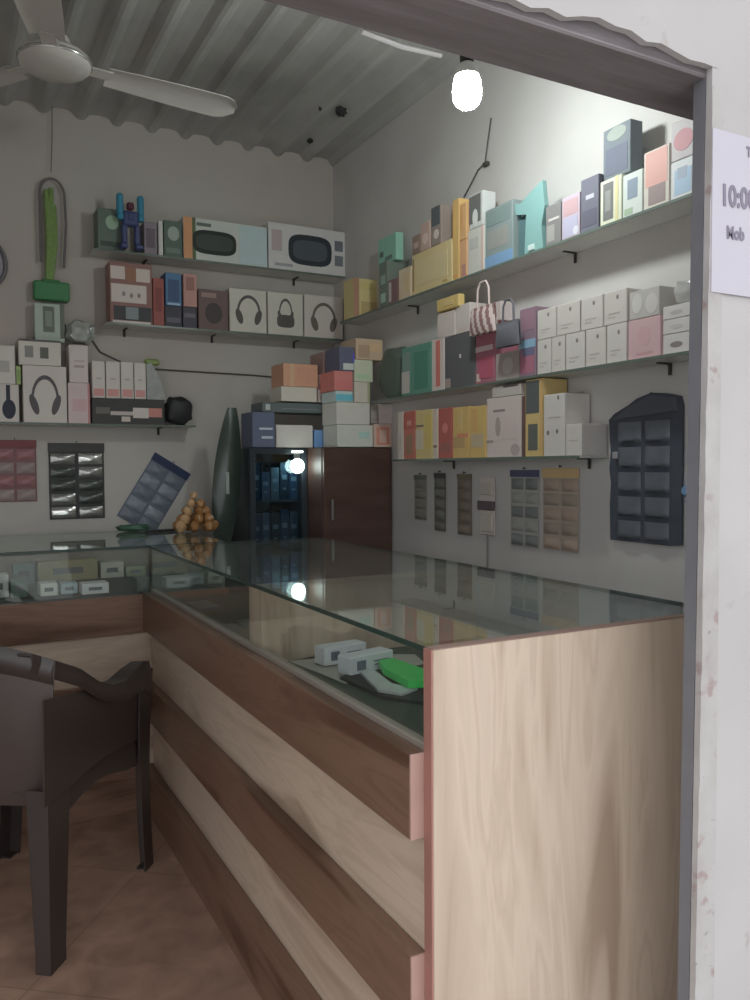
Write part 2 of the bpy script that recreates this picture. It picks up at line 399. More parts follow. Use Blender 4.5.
# ---------------------------------------------------------------- chair
def chair():
    o = tag(empty('plastic_chair', (0.191, 2.578, 0), math.radians(-37.6)), 'dark brown moulded plastic armchair turned to the counters, left of the doorway', 'chair')
    m = mat('dark_brown_plastic', (0.045, 0.034, 0.031), .38, .1, spec=.5)
    m2 = mat('dark_brown_plastic_back', (0.075, 0.057, 0.053), .42, .1, spec=.5)
    def lerp(a, b, t): return a+(b-a)*t
    # seat: dished panel with a skirt
    def seat(u, v):
        x = lerp(-.235, .235, u); y = lerp(-.22, .25, v)
        ex = abs(2*u-1)**4; ey = abs(2*v-1)**6
        z = .442-.022*(1-(2*u-1)**2)*(1-(2*v-1)**2)+.006*ex
        if v > .9: z -= (v-.9)*.35
        return Vector((x*(1-.10*(1-v)), y, z))
    bm = NB(); grid(bm, seat, 18, 18, .006)
    for s in (-1, 1):
        def skirt(u, v, s=s):
            y = lerp(-.22, .25, u); d = .075+.02*math.cos(2*PI*u)
            return Vector((s*(.236-.022*(1-u))+s*.006*v, y, .445-d*v))
        grid(bm, skirt, 14, 4, .005)
    def front(u, v): return Vector((lerp(-.235, .235, u), .238+.012*v, .415-(.05+.02*abs(2*u-1)**2)*v))
    grid(bm, front, 14, 4, .005)
    link('seat', bm, m, o)
    # backrest: one curved shell that wraps round at the sides
    def back(u, v):
        a = 2*u-1
        z = lerp(.40, .865-.06*a*a, v)
        x = a*(.225+.035*v); y = -.215-.085*v-.02*math.sin(v*PI)+.06*a*a*(.4+.6*v)
        return Vector((x, y, z))
    bm = NB(); grid(bm, lambda u, v: back(u, v*.99), 28, 24, .008)
    bm2 = NB(); grid(bm2, lambda u, v: back(u, .84+.16*v)+Vector((0, -.004-.012*math.sin(v*PI), 0)), 26, 6, .004)
    link('backrest', bm, m2, o); link('back_rail', bm2, m, o)
    # arms: a broad curved band sweeping down from the back and curling at the front
    path = [(-.285, .832), (-.22, .80), (-.12, .752), (-.03, .695), (.05, .662), (.13, .655), (.20, .672), (.265, .682), (.31, .672), (.33, .64)]
    def pt(t):
        f = t*(len(path)-1); i = min(int(f), len(path)-2); w = f-i
        return lerp(path[i][0], path[i+1][0], w), lerp(path[i][1], path[i+1][1], w)
    for s in (-1, 1):
        def arm(u, v, s=s):
            y, z = pt(u); wd = .038+.026*math.sin(min(1, u*1.2)*PI)
            x = .255+.012*math.sin(u*PI)-.035*max(0, 1-u*5)
            ang = (v-.25)
            if v < .5:
                t = v/.5; return Vector((s*(x-wd*(1-t)), y, z-.002*(1-t)))
            t = (v-.5)/.5; dr = .052+.07*max(0, (u-.45)/.55)
            return Vector((s*(x+.006*math.sin(t*PI)), y, z-dr*t))
        bm = NB(); grid(bm, arm, 36, 10, .006)
        link('armrest', bm, m, o)
        # front upright between arm and leg
        def legf(u, v, s=s):
            # u around an L-shaped section, v down
            z = lerp(.645, 0, v); w = .085-.03*min(1, v*1.3) if v < .5 else .060-.006*(v-.5)*2
            yb = .325-.02*v; xb = .262-.012*math.sin(v*PI)
            if u < .5: return Vector((s*xb, yb-w*(1-u*2), z))
            return Vector((s*(xb-w*.8*(u*2-1)), yb+.004, z))
        bm = NB(); grid(bm, legf, 8, 24, .006); bb(bm, min(s*.225, s*.262), max(s*.225, s*.262), .262, .305, 0, .006)
        link('leg', bm, m, o)
        def legr(u, v, s=s):
            z = lerp(.46, 0, v); w = .080-.028*min(1, v*1.1)+.004
            yb = -.245-.045*v; xb = .235+.025*v
            if u < .5: return Vector((s*xb, yb+w*(1-u*2)*1.25, z))
            return Vector((s*(xb-w*.75*(u*2-1)), yb-.004, z))
        bm = NB(); grid(bm, legr, 8, 24, .006); bb(bm, min(s*.215, s*.26), max(s*.215, s*.26), -.29, -.245, 0, .006)
        link('leg', bm, m, o)
        # panel added to fill the unlit dark mass between seat and arm
        def side(u, v, s=s):
            y = lerp(-.285, .325, u)
            t = 0
            za = .655 if y > 0 else None
            ztop = lerp(.712, .682, min(1, (y+.285)/.205)) if y < -.08 else (lerp(.682, .65, (y+.08)/.1) if y < .02 else .65)
            zb = .44-.02*math.cos((y+.285)/.61*2*PI)*.5
            return Vector((s*(.252-.010*v), y-.02*v*(u-.5), lerp(ztop, zb, v)))
        bm = NB(); grid(bm, side, 24, 8, .005); link('arm_shade_panel', bm, m, o)
chair()

# ---------------------------------------------------------------- ceiling fan
def fan():
    cx, cy, z = .356, 2.822, 2.60
    o = tag(empty('ceiling_fan', (cx, cy, z)), 'white three blade ceiling fan under the corrugated roof', 'fan')
    mw = mat('white_enamel', (0.66, 0.64, 0.60), .3, .05)
    bm = NB(); lathe(bm, [(0, -.035), (.05, -.034), (.092, -.026), (.108, -.012), (.112, .0), (.108, .014), (.088, .03), (.05, .042), (.03, .05), (0, .05)], 48)
    link('motor_housing', bm, mw, o)
    bm = NB(); lathe(bm, [(.112, -.006), (.1145, -.003), (.1145, .003), (.112, .006)], 48); link('trim_ring', bm, mat('silver_trim', (0.6, 0.6, 0.58), .25, metal=.7), o)
    bm = NB(); tube(bm, [(0, 0, .05), (0, 0, ZC-z-.06)], .011, 12); link('down_rod', bm, mw, o)
    bm = NB(); lathe(bm, [(.012, ZC-z-.10), (.05, ZC-z-.07), (.06, ZC-z-.03), (.05, ZC-z-.008), (0, ZC-z-.008)], 24)
    lathe(bm, [(.012, .10), (.045, .075), (.05, .055), (0, .05)], 24); link('canopy', bm, mw, o)
    for a in (6, 130, 256):
        R = Matrix.Rotation(math.radians(a), 4, 'Z') @ Matrix.Rotation(math.radians(-7), 4, 'X')
        bm = NB(); b2 = bmesh.new(); pr = []
        n = 16
        for i in range(n+1):
            t = i/n; r = .165+.46*t; w = .052+.018*math.sin(t*PI*.6)
            if t > .85: w *= math.sqrt(max(.02, 1-((t-.85)/.155)**2))
            pr.append((r, w))
        top = []; bot = []
        for r, w in pr:
            top.append([b2.verts.new((r, y*w, .004-.010*y*y+.0015)) for y in (-1, -.5, 0, .5, 1)])
            bot.append([b2.verts.new((r, y*w, .004-.010*y*y-.0015)) for y in (-1, -.5, 0, .5, 1)])
        for i in range(n):
            for j in range(4):
                b2.faces.new((top[i][j], top[i+1][j], top[i+1][j+1], top[i][j+1])); b2.faces.new((bot[i][j], bot[i][j+1], bot[i+1][j+1], bot[i+1][j]))
            b2.faces.new((top[i][0], bot[i][0], bot[i+1][0], top[i+1][0])); b2.faces.new((top[i][4], top[i+1][4], bot[i+1][4], bot[i][4]))
        b2.faces.new([top[0][j] for j in range(5)]+[bot[0][j] for j in range(4, -1, -1)]); b2.faces.new([top[n][j] for j in range(4, -1, -1)]+[bot[n][j] for j in range(5)])
        bmesh.ops.recalc_face_normals(b2, faces=b2.faces)
        merge(bm, b2, 0, True); b = link('blade', bm, mw, o, R)
        bm = NB(); bx(bm, (.142, 0, .0), (.075, .05, .004), None, .001); bx(bm, (.19, 0, .008), (.05, .065, .003), None, .001)
        for yy in (-.018, .018): lathe(bm, [(.005, 0), (.005, .004), (0, .004)], 10, (.195, yy, .009))
        link('blade_bracket', bm, mw, b)
fan()

# ---------------------------------------------------------------- lamps
def bulb():
    P = EYE + ray(467, 87)*2.4
    o = tag(empty('led_bulb', P), 'lit white LED bulb hanging inside the doorway', 'bulb')
    me = mat('lit_bulb', (1, 1, 1), .4, emit=(0.93, 1.0, 0.98), es=170)
    bm = NB(); lathe(bm, [(0, -.062), (.02, -.060), (.034, -.050), (.042, -.034), (.043, -.012), (.040, .012), (.036, .03), (0, .03)], 28); link('diffuser', bm, me, o)
    bm = NB(); lathe(bm, [(.036, .03), (.032, .05), (.022, .066), (.016, .07), (0, .07)], 24); link('bulb_body', bm, mat('white_plastic', (0.8, 0.8, 0.78), .4), o)
    bm = NB(); lathe(bm, [(.02, .07), (.022, .10), (.016, .115), (.006, .12), (0, .12)], 20); link('lamp_holder', bm, mat('black_bakelite', (0.03, 0.03, 0.03), .4), o)
    bm = NB(); tube(bm, [(0, 0, .12), (.002, 0, .3), (0, 0, ZC-P.z-.02)], .003, 6); link('cord', bm, mat('black_cord', (0.04, 0.04, 0.04), .6), o)
bulb()
def small_lamp():
    P = ony(297, 466, 3.60)
    o = tag(empty('led_spotlight', P), 'small round lit lamp on the front of the dark corner cabinet', 'lamp')
    bm = NB(); lathe(bm, [(0, -.012), (.02, -.011), (.032, -.004), (.035, .004), (.034, .008), (0, .008)], 28, M=Matrix.Rotation(PI/2, 4, 'X').inverted() @ Matrix.Rotation(PI, 4, 'X') @ Matrix.Identity(4))
    link('lens', bm, mat('lit_lens', (1, 1, 1), .4, emit=(0.85, 1.0, 0.93), es=14), o)
    bm = NB(); bx(bm, (0, -.006, .068), (.058, .014, .011), None, .004, seg=2); link('light_bar', bm, mat('lit_bar', (1, 1, 1), .4, emit=(0.85, 1, 0.93), es=3), o)
    bm = NB(); bx(bm, (0, .0, .04), (.03, .012, .06), None, .003); link('mounting', bm, mat('grey_mounting', (0.25, 0.26, 0.27), .5), o)
small_lamp()

# ---------------------------------------------------------------- shelves
M_shelf = mat('cloudy_shelf_glass', (0.72, 0.73, 0.69), .3, .1)
M_brk = mat('dark_iron', (0.07, 0.065, 0.06), .6)
XS, YS = 1.815, 3.955
Z_T, Z_M, Z_B = 2.036, 1.612, 1.332
Z_K, Z_H, Z_L = 2.318, 1.983, 1.508
def shelf_r(z, y0, y1, br, label):
    o = tag(empty('glass_shelf', ((XS+XR)/2, (y0+y1)/2, z)), label, 'shelf', 'glass wall shelves')
    w = XR-XS
    bm = NB(); bx(bm, (0, 0, -.004), (w-.002, y1-y0, .008), None, .001); link('shelf_board', bm, M_shelf, o)
    bm = NB(); bx(bm, (-w/2-.001, 0, -.0045), (.0025, y1-y0, .009)); link('shelf_edge', bm, mat('green_shelf_edge', (0.16, 0.20, 0.17), .3), o)
    for u in br:
        y = u-(y0+y1)/2
        bm = NB(); bx(bm, (w/4, y, -.0105), (w/2-.008, .012, .004), None, .001); bx(bm, (w/2-.006, y, -.027), (.005, .012, .034), None, .001)
        link('bracket', bm, M_brk, o)
def shelf_b(z, x0, x1, br, label):
    o = tag(empty('glass_shelf', ((x0+x1)/2, (YS+YB)/2, z)), label, 'shelf', 'glass wall shelves')
    w = YB-YS
    bm = NB(); bx(bm, (0, 0, -.004), (x1-x0, w-.002, .008), None, .001); link('shelf_board', bm, M_shelf, o)
    bm = NB(); bx(bm, (0, -w/2-.001, -.0045), (x1-x0, .0025, .009)); link('shelf_edge', bm, mat('green_shelf_edge', (0.16, 0.20, 0.17), .3), o)
    for u in br:
        x = u-(x0+x1)/2
        bm = NB(); bx(bm, (x, w/4, -.0105), (.012, w/2-.008, .004), None, .001); bx(bm, (x, w/2-.006, -.027), (.012, .005, .034), None, .001)
        link('bracket', bm, M_brk, o)
ry = lambda u, v: onx(u, v, XS).y
rx = lambda u, v: ony(u, v, YS).x
shelf_r(Z_T, 1.42, 3.76, (1.6, ry(548, 262), ry(395, 305)), 'top glass shelf on the right wall')
shelf_r(Z_M, 1.42, 3.42, (ry(641, 366), ry(482, 388)), 'middle glass shelf on the right wall')
shelf_r(Z_B, 2.0, 3.22, (ry(562, 457), ry(430, 459)), 'lowest glass shelf on the right wall, just above the hanging cards')
shelf_b(Z_K, rx(94, 250), rx(346, 275), (rx(304, 275), rx(150, 255)), 'highest glass shelf on the back wall, carrying the speaker boxes')
shelf_b(Z_H, rx(107, 321), rx(343, 338), (rx(130, 321), rx(220, 330), rx(304, 336)), 'glass shelf on the back wall carrying three headphone boxes in a row')
shelf_b(Z_L, -.75, rx(196, 426), (rx(165, 425), .1), 'low glass shelf at the left of the back wall')

# ---------------------------------------------------------------- boxed goods
REF = {'B': lrgb((112, 107, 101)), 'K': lrgb((112, 107, 101)), 'R': lrgb((150, 146, 142)), 'RF': lrgb((125, 119, 114)), 'C': lrgb((100, 96, 92)), 'N': lrgb((165, 160, 158))}
def pick(rgb, ref='B', rough=.5):
    w = sum(REF[ref])/3
    c = [x/w*.66 for x in lrgb(rgb)]; g = sum(c)/3; c = [x*.78+g*.22 for x in c]
    k = min(1, .80/max(c)); c = tuple(max(.012, x*k) for x in c)
    return mat('print_%s_%02x%02x%02x' % (ref, *rgb), c, rough, .06, spec=.2)
def spot(wall, u0, u1, vt, zb, off=0):
    """footprint of a box whose front is seen between u0 and u1: origin bottom-centre of its front, width, height, turn"""
    if wall in ('B', 'C'):
        Y = (YS+.004 if wall == 'B' else 3.45)+off
        a, b = ony(u0, vt, Y), ony(u1, vt, Y); return Vector(((a.x+b.x)/2, Y, zb)), b.x-a.x-.003, (a.z+b.z)/2-zb, 0
    X = XS+.006+off
    a, b = onx(u0, vt, X), onx(u1, vt, X)
    um = (u0+u1)/2
    return Vector((X, (a.y+b.y)/2, zb)), a.y-b.y-.003, onx(um, vt, X).z-zb, -PI/2
def art_mesh(art, w, h, ref):
    """printed front: shapes in box fractions, laid a hair proud of the card"""
    bm = NB(); mats = []; k = 0
    for a in art:
        kind, x0, x1, z0, z1, c = a
        mm = pick(c, ref)
        if mm not in mats: mats.append(mm)
        mi = mats.index(mm); k += 1; d = -.0006-.0002*k
        X0, X1, Z0, Z1 = (x0-.5)*w, (x1-.5)*w, z0*h, z1*h
        cx, cz, rx_, rz_ = (X0+X1)/2, (Z0+Z1)/2, (X1-X0)/2, (Z1-Z0)/2
        if kind == 'r': poly(bm, [(X0, Z0), (X1, Z0), (X1, Z1), (X0, Z1)], d, 0, mi)
        elif kind == 'e': poly(bm, [(cx+rx_*math.cos(t*PI/12), cz+rz_*math.sin(t*PI/12)) for t in range(24)], d, 0, mi)
        elif kind == 'p':   # capsule speaker with end grilles
            pts = []
            for t in range(24):
                ca, sa = math.cos(t*PI/12+.01), math.sin(t*PI/12+.01)
                pts.append((cx+rx_*math.copysign(abs(ca)**.55, ca), cz+rz_*math.copysign(abs(sa)**.6, sa)))
            poly(bm, pts, d, 0, mi)
        elif kind == 'h':   # headphones: arched band and two cups
            pts = []
            for t in range(15): A = PI*t/14; pts.append((cx+rx_*.88*math.cos(A), cz-rz_*.15+rz_*1.12*math.sin(A)))
            for t in range(15): A = PI*(14-t)/14; pts.append((cx+rx_*.72*math.cos(A), cz-rz_*.15+rz_*.92*math.sin(A)))
            poly(bm, pts, d, 0, mi)
            for s in (-1, 1):
                q = []
                for t in range(16):
                    A = PI*t/8; ex, ez = rx_*.24*math.cos(A), rz_*.50*math.sin(A); g = -s*.3
                    q.append((cx+s*rx_*.70+ex*math.cos(g)-ez*math.sin(g), cz-rz_*.42+ex*math.sin(g)+ez*math.cos(g)))
                poly(bm, q, d-.0003, 0, mi)
    return bm, mats
def carton(name, label, cat, wall, u0, u1, vt, zb, col, art=(), depth=.11, group=None, ref=None, off=0, tilt=0, rough=.5, flap=None):
    loc, w, h, rz = spot(wall, u0, u1, vt, zb, off)
    h = max(h, .012); w = max(w, .012)
    ref = ref or {'R': 'R'}.get(wall, wall)
    bm = NB(); bx(bm, (0, depth/2, h/2), (w, depth, h), None, .0018)
    o = link(name, bm, pick(col, ref, rough)); o.location = loc; o.rotation_euler = (0, tilt, rz)
    tag(o, label, cat, group)
    if art:
        b, ms = art_mesh(art, w, h, ref); link('front_print', b, ms, o)
    if flap:
        bm = NB(); bx(bm, (0, depth/2, h+.001), (w*.94, depth*.9, .002)); link('lid_flap', bm, pick(flap, ref), o)
    return o, h
def top(o_h, zb): return zb+max(o_h[1], .012)+.0015

GH = 'headphone boxes'
HP = (52, 50, 48)
# --- back wall, highest shelf
carton('toy_box', 'dark green carton behind the blue toy figure on the highest back shelf', 'box', 'B', 97, 124, 209, Z_K, (56, 66, 60), [('e', .3, .8, .5, .85, (86, 105, 88)), ('r', .1, .9, .08, .2, (40, 48, 44))])
carton('gift_box', 'purple-grey clear-fronted carton right of the blue toy figure', 'box', 'B', 143.5, 157, 222, Z_K, (78, 72, 78), [('r', .15, .85, .2, .8, (62, 56, 62))])
carton('wrapped_pack', 'thin silver wrapped pack between two dark cartons on the highest back shelf', 'pack', 'B', 158, 163, 221, Z_K, (130, 128, 125), [('r', .1, .6, .1, .4, (190, 190, 185))])
carton('speaker_box', 'dark green carton with round emblem, left of the orange-edged speaker carton', 'box', 'B', 163.5, 182, 221, Z_K, (50, 62, 56), [('e', .2, .85, .45, .85, (88, 98, 92)), ('r', .1, .9, .1, .25, (62, 74, 68))])
carton('speaker_box', 'orange-edged speaker carton picturing a dark capsule speaker on pale blue', 'speaker box', 'B', 183, 267, 222, Z_K, (112, 116, 112),
       [('r', 0, .10, 0, 1, (142, 100, 62)), ('r', .1, .14, 0, 1, (52, 62, 40)), ('r', .15, .32, .82, .9, (55, 62, 56)), ('r', .66, 1, .03, .97, (122, 140, 142)), ('p', .10, .62, .16, .74, (26, 30, 28)), ('p', .14, .58, .26, .64, (38, 43, 40))], .135)
carton('speaker_box', 'white speaker carton picturing a dark capsule speaker, at the right end of the shelf', 'speaker box', 'B', 268, 345, 227, Z_K, (152, 151, 150),
       [('p', .25, .82, .15, .82, (28, 32, 36)), ('p', .31, .76, .26, .70, (44, 49, 54)), ('r', .04, .17, .4, .85, (105, 95, 98)), ('r', .86, .97, .55, .78, (62, 64, 70)), ('r', .86, .97, .22, .45, (66, 68, 74)), ('r', .08, .3, .08, .14, (90, 90, 95))], .135)
# blue toy figure standing in front
def toy():
    P = ony(130, 245, YS-.012); zb = Z_K
    o = tag(empty('toy_figure', (P.x, YS+.004, zb)), 'bright blue standing toy robot figure on the highest back shelf', 'toy')
    cb = mat('blue_toy_plastic', (0.06, 0.30, 0.45), .35); cd_ = mat('navy_toy_plastic', (0.07, 0.09, 0.22), .4)
    k = .0062*1.0
    s = (ony(130, 197, YS).z-zb)/.26
    def S(*v): return tuple(x*s for x in v)
    o.location.y = YS-.03
    bm = NB(); bx(bm, S(0, 0, .145), S(.075, .04, .07), None, .008*s); bx(bm, S(0, -.02, .15), S(.03, .01, .03), None, .003); link('torso', bm, cd_, o)
    bm = NB(); bx(bm, S(0, 0, .205), S(.032, .03, .035), None, .006*s); link('head', bm, mat('dark_red_toy_plastic', (0.12, 0.03, 0.05), .4), o)
    for sg in (-1, 1):
        bm = NB(); bx(bm, S(sg*.048, 0, .205), S(.03, .035, .11), None, .008*s); bx(bm, S(sg*.048, -.008, .15), S(.026, .03, .03), None, .005*s); link('arm', bm, cb, o)
        bm = NB(); bx(bm, S(sg*.03, 0, .07), S(.026, .034, .09), None, .006*s); bx(bm, S(sg*.036, -.006, .012), S(.036, .05, .024), None, .006*s); link('leg', bm, cd_, o)
toy()
# --- back wall, headphone shelf
carton('camera_box', 'maroon carton with white label and camera picture on the back wall shelf', 'box', 'B', 109, 152, 263, Z_H, (84, 58, 54),
       [('r', .02, .36, .72, .93, (138, 128, 122)), ('r', .62, .95, .70, .92, (135, 125, 118)), ('e', .36, .62, .68, .95, (90, 60, 45)), ('r', .03, .86, .34, .64, (142, 134, 128)), ('e', .28, .36, .44, .52, (80, 75, 72)), ('e', .46, .54, .42, .50, (80, 75, 72)), ('e', .64, .72, .43, .51, (80, 75, 72)), ('r', .08, .97, .05, .28, (40, 40, 42)), ('r', .36, .66, .07, .27, (74, 82, 84)), ('r', .05, .95, .0, .04, (130, 125, 120))])
carton('gift_box', 'narrow dark red carton beside the camera carton on the back shelf', 'box', 'B', 152.5, 164, 278, Z_H, (92, 46, 42), [('r', .2, .8, .3, .8, (80, 38, 36))])
a = carton('gadget_box', 'low black carton under the blue carton on the back shelf', 'box', 'B', 164.5, 182, 306, Z_H, (40, 40, 46), [('r', .1, .9, .2, .45, (58, 58, 66))])
carton('phone_box', 'blue carton with pale edge standing on a black carton on the back shelf', 'box', 'B', 165, 181.5, 273, top(a, Z_H), (40, 70, 96), [('r', .15, .85, .12, .8, (34, 50, 74)), ('r', .1, .9, .02, .08, (95, 115, 130))])
a = carton('gadget_box', 'low navy carton under the pinkish brown carton on the back shelf', 'box', 'B', 182.5, 197, 307, Z_H, (44, 42, 50), [('r', .1, .9, .5, .7, (66, 60, 66))])
carton('gift_box', 'pinkish brown wrapped carton standing on a navy carton on the back shelf', 'box', 'B', 183, 197, 274, top(a, Z_H), (112, 80, 74), [('r', .2, .8, .5, .9, (92, 62, 56))])
carton('speaker_box', 'dark maroon carton with round speaker print, left of the headphone boxes', 'box', 'B', 198, 228, 290, Z_H, (66, 52, 50), [('e', .22, .80, .15, .68, (42, 38, 38)), ('r', .1, .6, .8, .92, (92, 74, 70))])
for u0, u1, vt, l, art in ((229, 266.5, 289.5, 'white headphone box nearest the maroon carton, dark headphones upright', [('h', .15, .88, .15, .88, HP)]),
                      (267.5, 303, 293, 'white headphone box in the middle of the three, folded headphones printed small', [('h', .28, .72, .22, .88, HP), ('p', .25, .75, .18, .48, HP)]),
                      (304, 343, 296, 'white headphone box at the right end of the back shelf', [('h', .15, .85, .12, .85, (62, 58, 50))])):
    carton('headphone_box', l, 'headphone box', 'B', u0, u1, vt, Z_H, (148, 145, 136) if u0 < 300 else (128, 122, 117), art, group=GH)
# --- back wall, left shelf
a = carton('headphone_box', 'white box with half-seen black headphones at the left edge of the low shelf', 'headphone box', 'B', -16, 19, 384, Z_L, (116, 110, 106), [('r', .62, .74, .4, .98, (30, 32, 40)), ('e', .5, .9, .08, .6, (30, 32, 40))], group=GH)
carton('charger_box', 'white carton on the black headphones box at the left picture edge', 'box', 'B', -14, 15, 345, top(a, Z_L), (124, 120, 114), [('r', .4, .8, .3, .6, (100, 98, 92))])
carton('sim_pack', 'small yellow-green pack standing on a headphone box on the low left shelf', 'pack', 'B', 15.6, 21, 366, top(a, Z_L), (92, 104, 62), [('r', .2, .8, .2, .8, (78, 96, 50))])
a = carton('headphone_box', 'white box with black headphones, centre of the low left shelf', 'headphone box', 'B', 22, 66.5, 366, Z_L, (128, 122, 117), [('h', .14, .86, .1, .85, (52, 48, 50))], group=GH)
carton('adapter_box', 'white carton with two dark square windows on the centre headphone box', 'box', 'B', 18, 61, 340, top(a, Z_L), (120, 116, 110), [('r', .14, .34, .3, .75, (82, 80, 76)), ('r', .5, .7, .28, .72, (60, 60, 56)), ('r', 0, 1, .93, 1, (56, 54, 52))], flap=(60, 56, 54))
a = carton('charger_box', 'pinkish white carton between headphone box and black karaoke carton', 'box', 'B', 67.5, 90, 383, Z_L, (128, 114, 112), [('r', .2, .85, .3, .6, (124, 100, 100)), ('r', .9, 1, 0, 1, (110, 70, 70))])
carton('charger_box', 'slim white carton stacked on the pinkish white carton', 'box', 'B', 68.5, 88, 345, top(a, Z_L), (132, 124, 121), [('r', .25, .8, .4, .46, (100, 88, 86)), ('r', .25, .8, .55, .6, (110, 98, 95))])
a = carton('microphone_box', 'long black carton picturing a karaoke microphone on the low left shelf', 'box', 'B', 91.5, 164, 399, Z_L, (40, 39, 39),
           [('r', .25, .62, .35, .50, (110, 102, 98)), ('r', .56, .78, .25, .66, (132, 125, 120)), ('r', .78, .97, .3, .66, (118, 72, 66)), ('r', .40, .52, .1, .3, (130, 120, 115)), ('r', .05, .24, .4, .65, (62, 60, 58))])
zz = top(a, Z_L)
for k, (u0, u1, v, w_) in enumerate(((91.5, 105, 361, 'first, nearest the pinkish cartons'), (105.3, 120, 361.5, 'second, with a faint crease'), (120.3, 133.5, 362, 'third'), (133.8, 146, 363, 'last, beside the clear bag'))):
    carton('cable_box', 'slim white cable carton on the karaoke carton, %s' % w_, 'cable box', 'B', u0, u1, v, zz, (134, 128, 123), [('r', .1, .9, .05, .25, (140, 94, 90)), ('r', .3, .7, .5, .55, (105, 98, 94))], group='slim cable cartons')
# dark folded pouch at the end of the shelf
def lump(name, label, cat, loc, size, m, rz=0, seed=1, amp=.12, group=None, flat=1.0, rot=None, sub=3, bottom=True):
    rnd = random.Random(seed); bm = NB(); b2 = bmesh.new(); bmesh.ops.create_icosphere(b2, subdivisions=sub, radius=.5)
    ph = [rnd.uniform(0, 6) for _ in range(6)]
    for v in b2.verts:
        c = v.co.normalized(); n_ = math.sin(c.x*5+ph[0])*math.cos(c.y*6+ph[1])+.6*math.sin(c.z*9+ph[2]+c.x*4)+.4*math.sin(c.y*13+ph[3]+c.z*11)
        q = Vector([math.copysign(abs(t)**.75, t) for t in c])*.55
        v.co = q*(1+amp*n_)
    xs = [max(abs(v.co[i]) for v in b2.verts)*2 for i in range(3)]
    for v in b2.verts: v.co = Vector([v.co[i]/xs[i]*size[i] for i in range(3)])
    mz = min(v.co.z for v in b2.verts)
    for v in b2.verts: v.co.z -= mz
    merge(bm, b2, 0, True)
    o = link(name, bm, m, sharp=60); o.location = loc; o.rotation_euler = rot or (0, 0, rz)
    return tag(o, label, cat, group)
P = ony(180, 420, 4.0)
a_, b_ = ony(167, 420, 3.97), ony(195, 395, 3.97)
o = lump('cable_pouch', 'black pouch with a peaked top at the right end of the low left shelf', 'pouch', ((a_.x+b_.x)/2, 4.02, Z_L), (b_.x-a_.x, .09, b_.z-Z_L), mat('black_pouch', (0.035, 0.035, 0.038), .5), seed=4, amp=.1)
a_, b_ = ony(66, 350, 3.99), ony(96, 324, 3.99)
M_poly = mat('milky_plastic', (0.42, 0.44, 0.42), .2, .3, 30, spec=.6)
lump('plastic_bag', 'crumpled clear plastic bag on top of the slim white carton', 'bag', ((a_.x+b_.x)/2, 4.03, ony(78, 344, 3.97).z+.001), (b_.x-a_.x, .10, .12), M_poly, seed=9, amp=.2)
def clear_bag():
    a, b = ony(147, 398, 3.965), ony(166, 362, 3.965)
    bm = NB(); poly(bm, [(0, 0), (b.x-a.x, 0), ((b.x-a.x)*.75, (b.z-a.z)*.5), ((b.x-a.x)*.25, b.z-a.z), (0, (b.z-a.z)*.95)], 0, .05)
    o = link('cable_pack', bm, M_poly); o.location = (a.x, 3.965, zz); tag(o, 'translucent pack with a lime green top leaning beside the slim white cartons', 'pack')
    bm = NB(); bx(bm, ((b.x-a.x)*.0+.03, .02, b.z-a.z+.004), (.07, .03, .03), None, .008); link('green_top', bm, mat('lime_plastic', (0.26, 0.36, 0.10), .4), o)
clear_bag()
# cable along the back wall
bm = NB(); pts = [ony(u, v, YB-.006) for u, v in ((92, 340), (100, 352), (125, 364), (152, 369), (200, 372), (250, 375), (284, 378))]
tube(bm, pts, .0045, 6); tag(link('wall_cable', bm, mat('grey_cable', (0.13, 0.12, 0.11), .6)), 'thin dark cable sagging along the back wall', 'cable')

# --- right wall, top shelf (far end first)
c_ = 'top shelf of the right wall'
carton('storage_box', 'yellow and brown carton at the far corner end of the right top shelf', 'box', 'C', 353, 379, 279, Z_T, (128, 116, 72), [('r', 0, .22, 0, 1, (92, 66, 50)), ('r', .3, .95, .08, .42, (98, 84, 50)), ('r', .35, .8, .75, .9, (140, 126, 70))], .11, off=.15)
a = carton('charger_box', 'dark speckled carton below the teal pack at the far end of the right top shelf', 'box', 'R', 379, 387, 262, Z_T, (70, 80, 72), [('r', .2, .8, .1, .3, (100, 120, 108)), ('r', .2, .8, .5, .7, (95, 110, 100))], ref='RF')
carton('gift_box', 'small maroon carton beside the pale tan cartons, right top shelf', 'box', 'R', 387.5, 398, 279, Z_T, (84, 62, 62), [('r', .1, .35, .1, .9, (120, 116, 112))], ref='RF')
carton('sim_pack', 'bright teal pack leaning at the far end of the right top shelf', 'pack', 'R', 378, 396, 236, top(a, Z_T), (84, 124, 110), [('r', .1, .3, .3, .5, (60, 70, 70)), ('r', .4, .8, .1, .25, (64, 84, 78))], .04, ref='RF', off=.03)
carton('cable_box', 'pale tan carton right of the small maroon carton, right top shelf', 'box', 'R', 398.5, 411, 268, Z_T, (148, 132, 108), [('r', .5, .9, .2, .8, (135, 118, 84))], ref='RF')
a = carton('storage_box', 'broad olive yellow carton filling the middle of the far right top shelf', 'box', 'R', 412, 452, 247, Z_T, (152, 136, 92), [('r', .02, .05, .1, .9, (100, 78, 52)), ('r', .1, .9, .2, .8, (148, 134, 96)), ('r', .78, .9, .06, .12, (120, 98, 50))], ref='RF')
zt_ = top(a, Z_T)
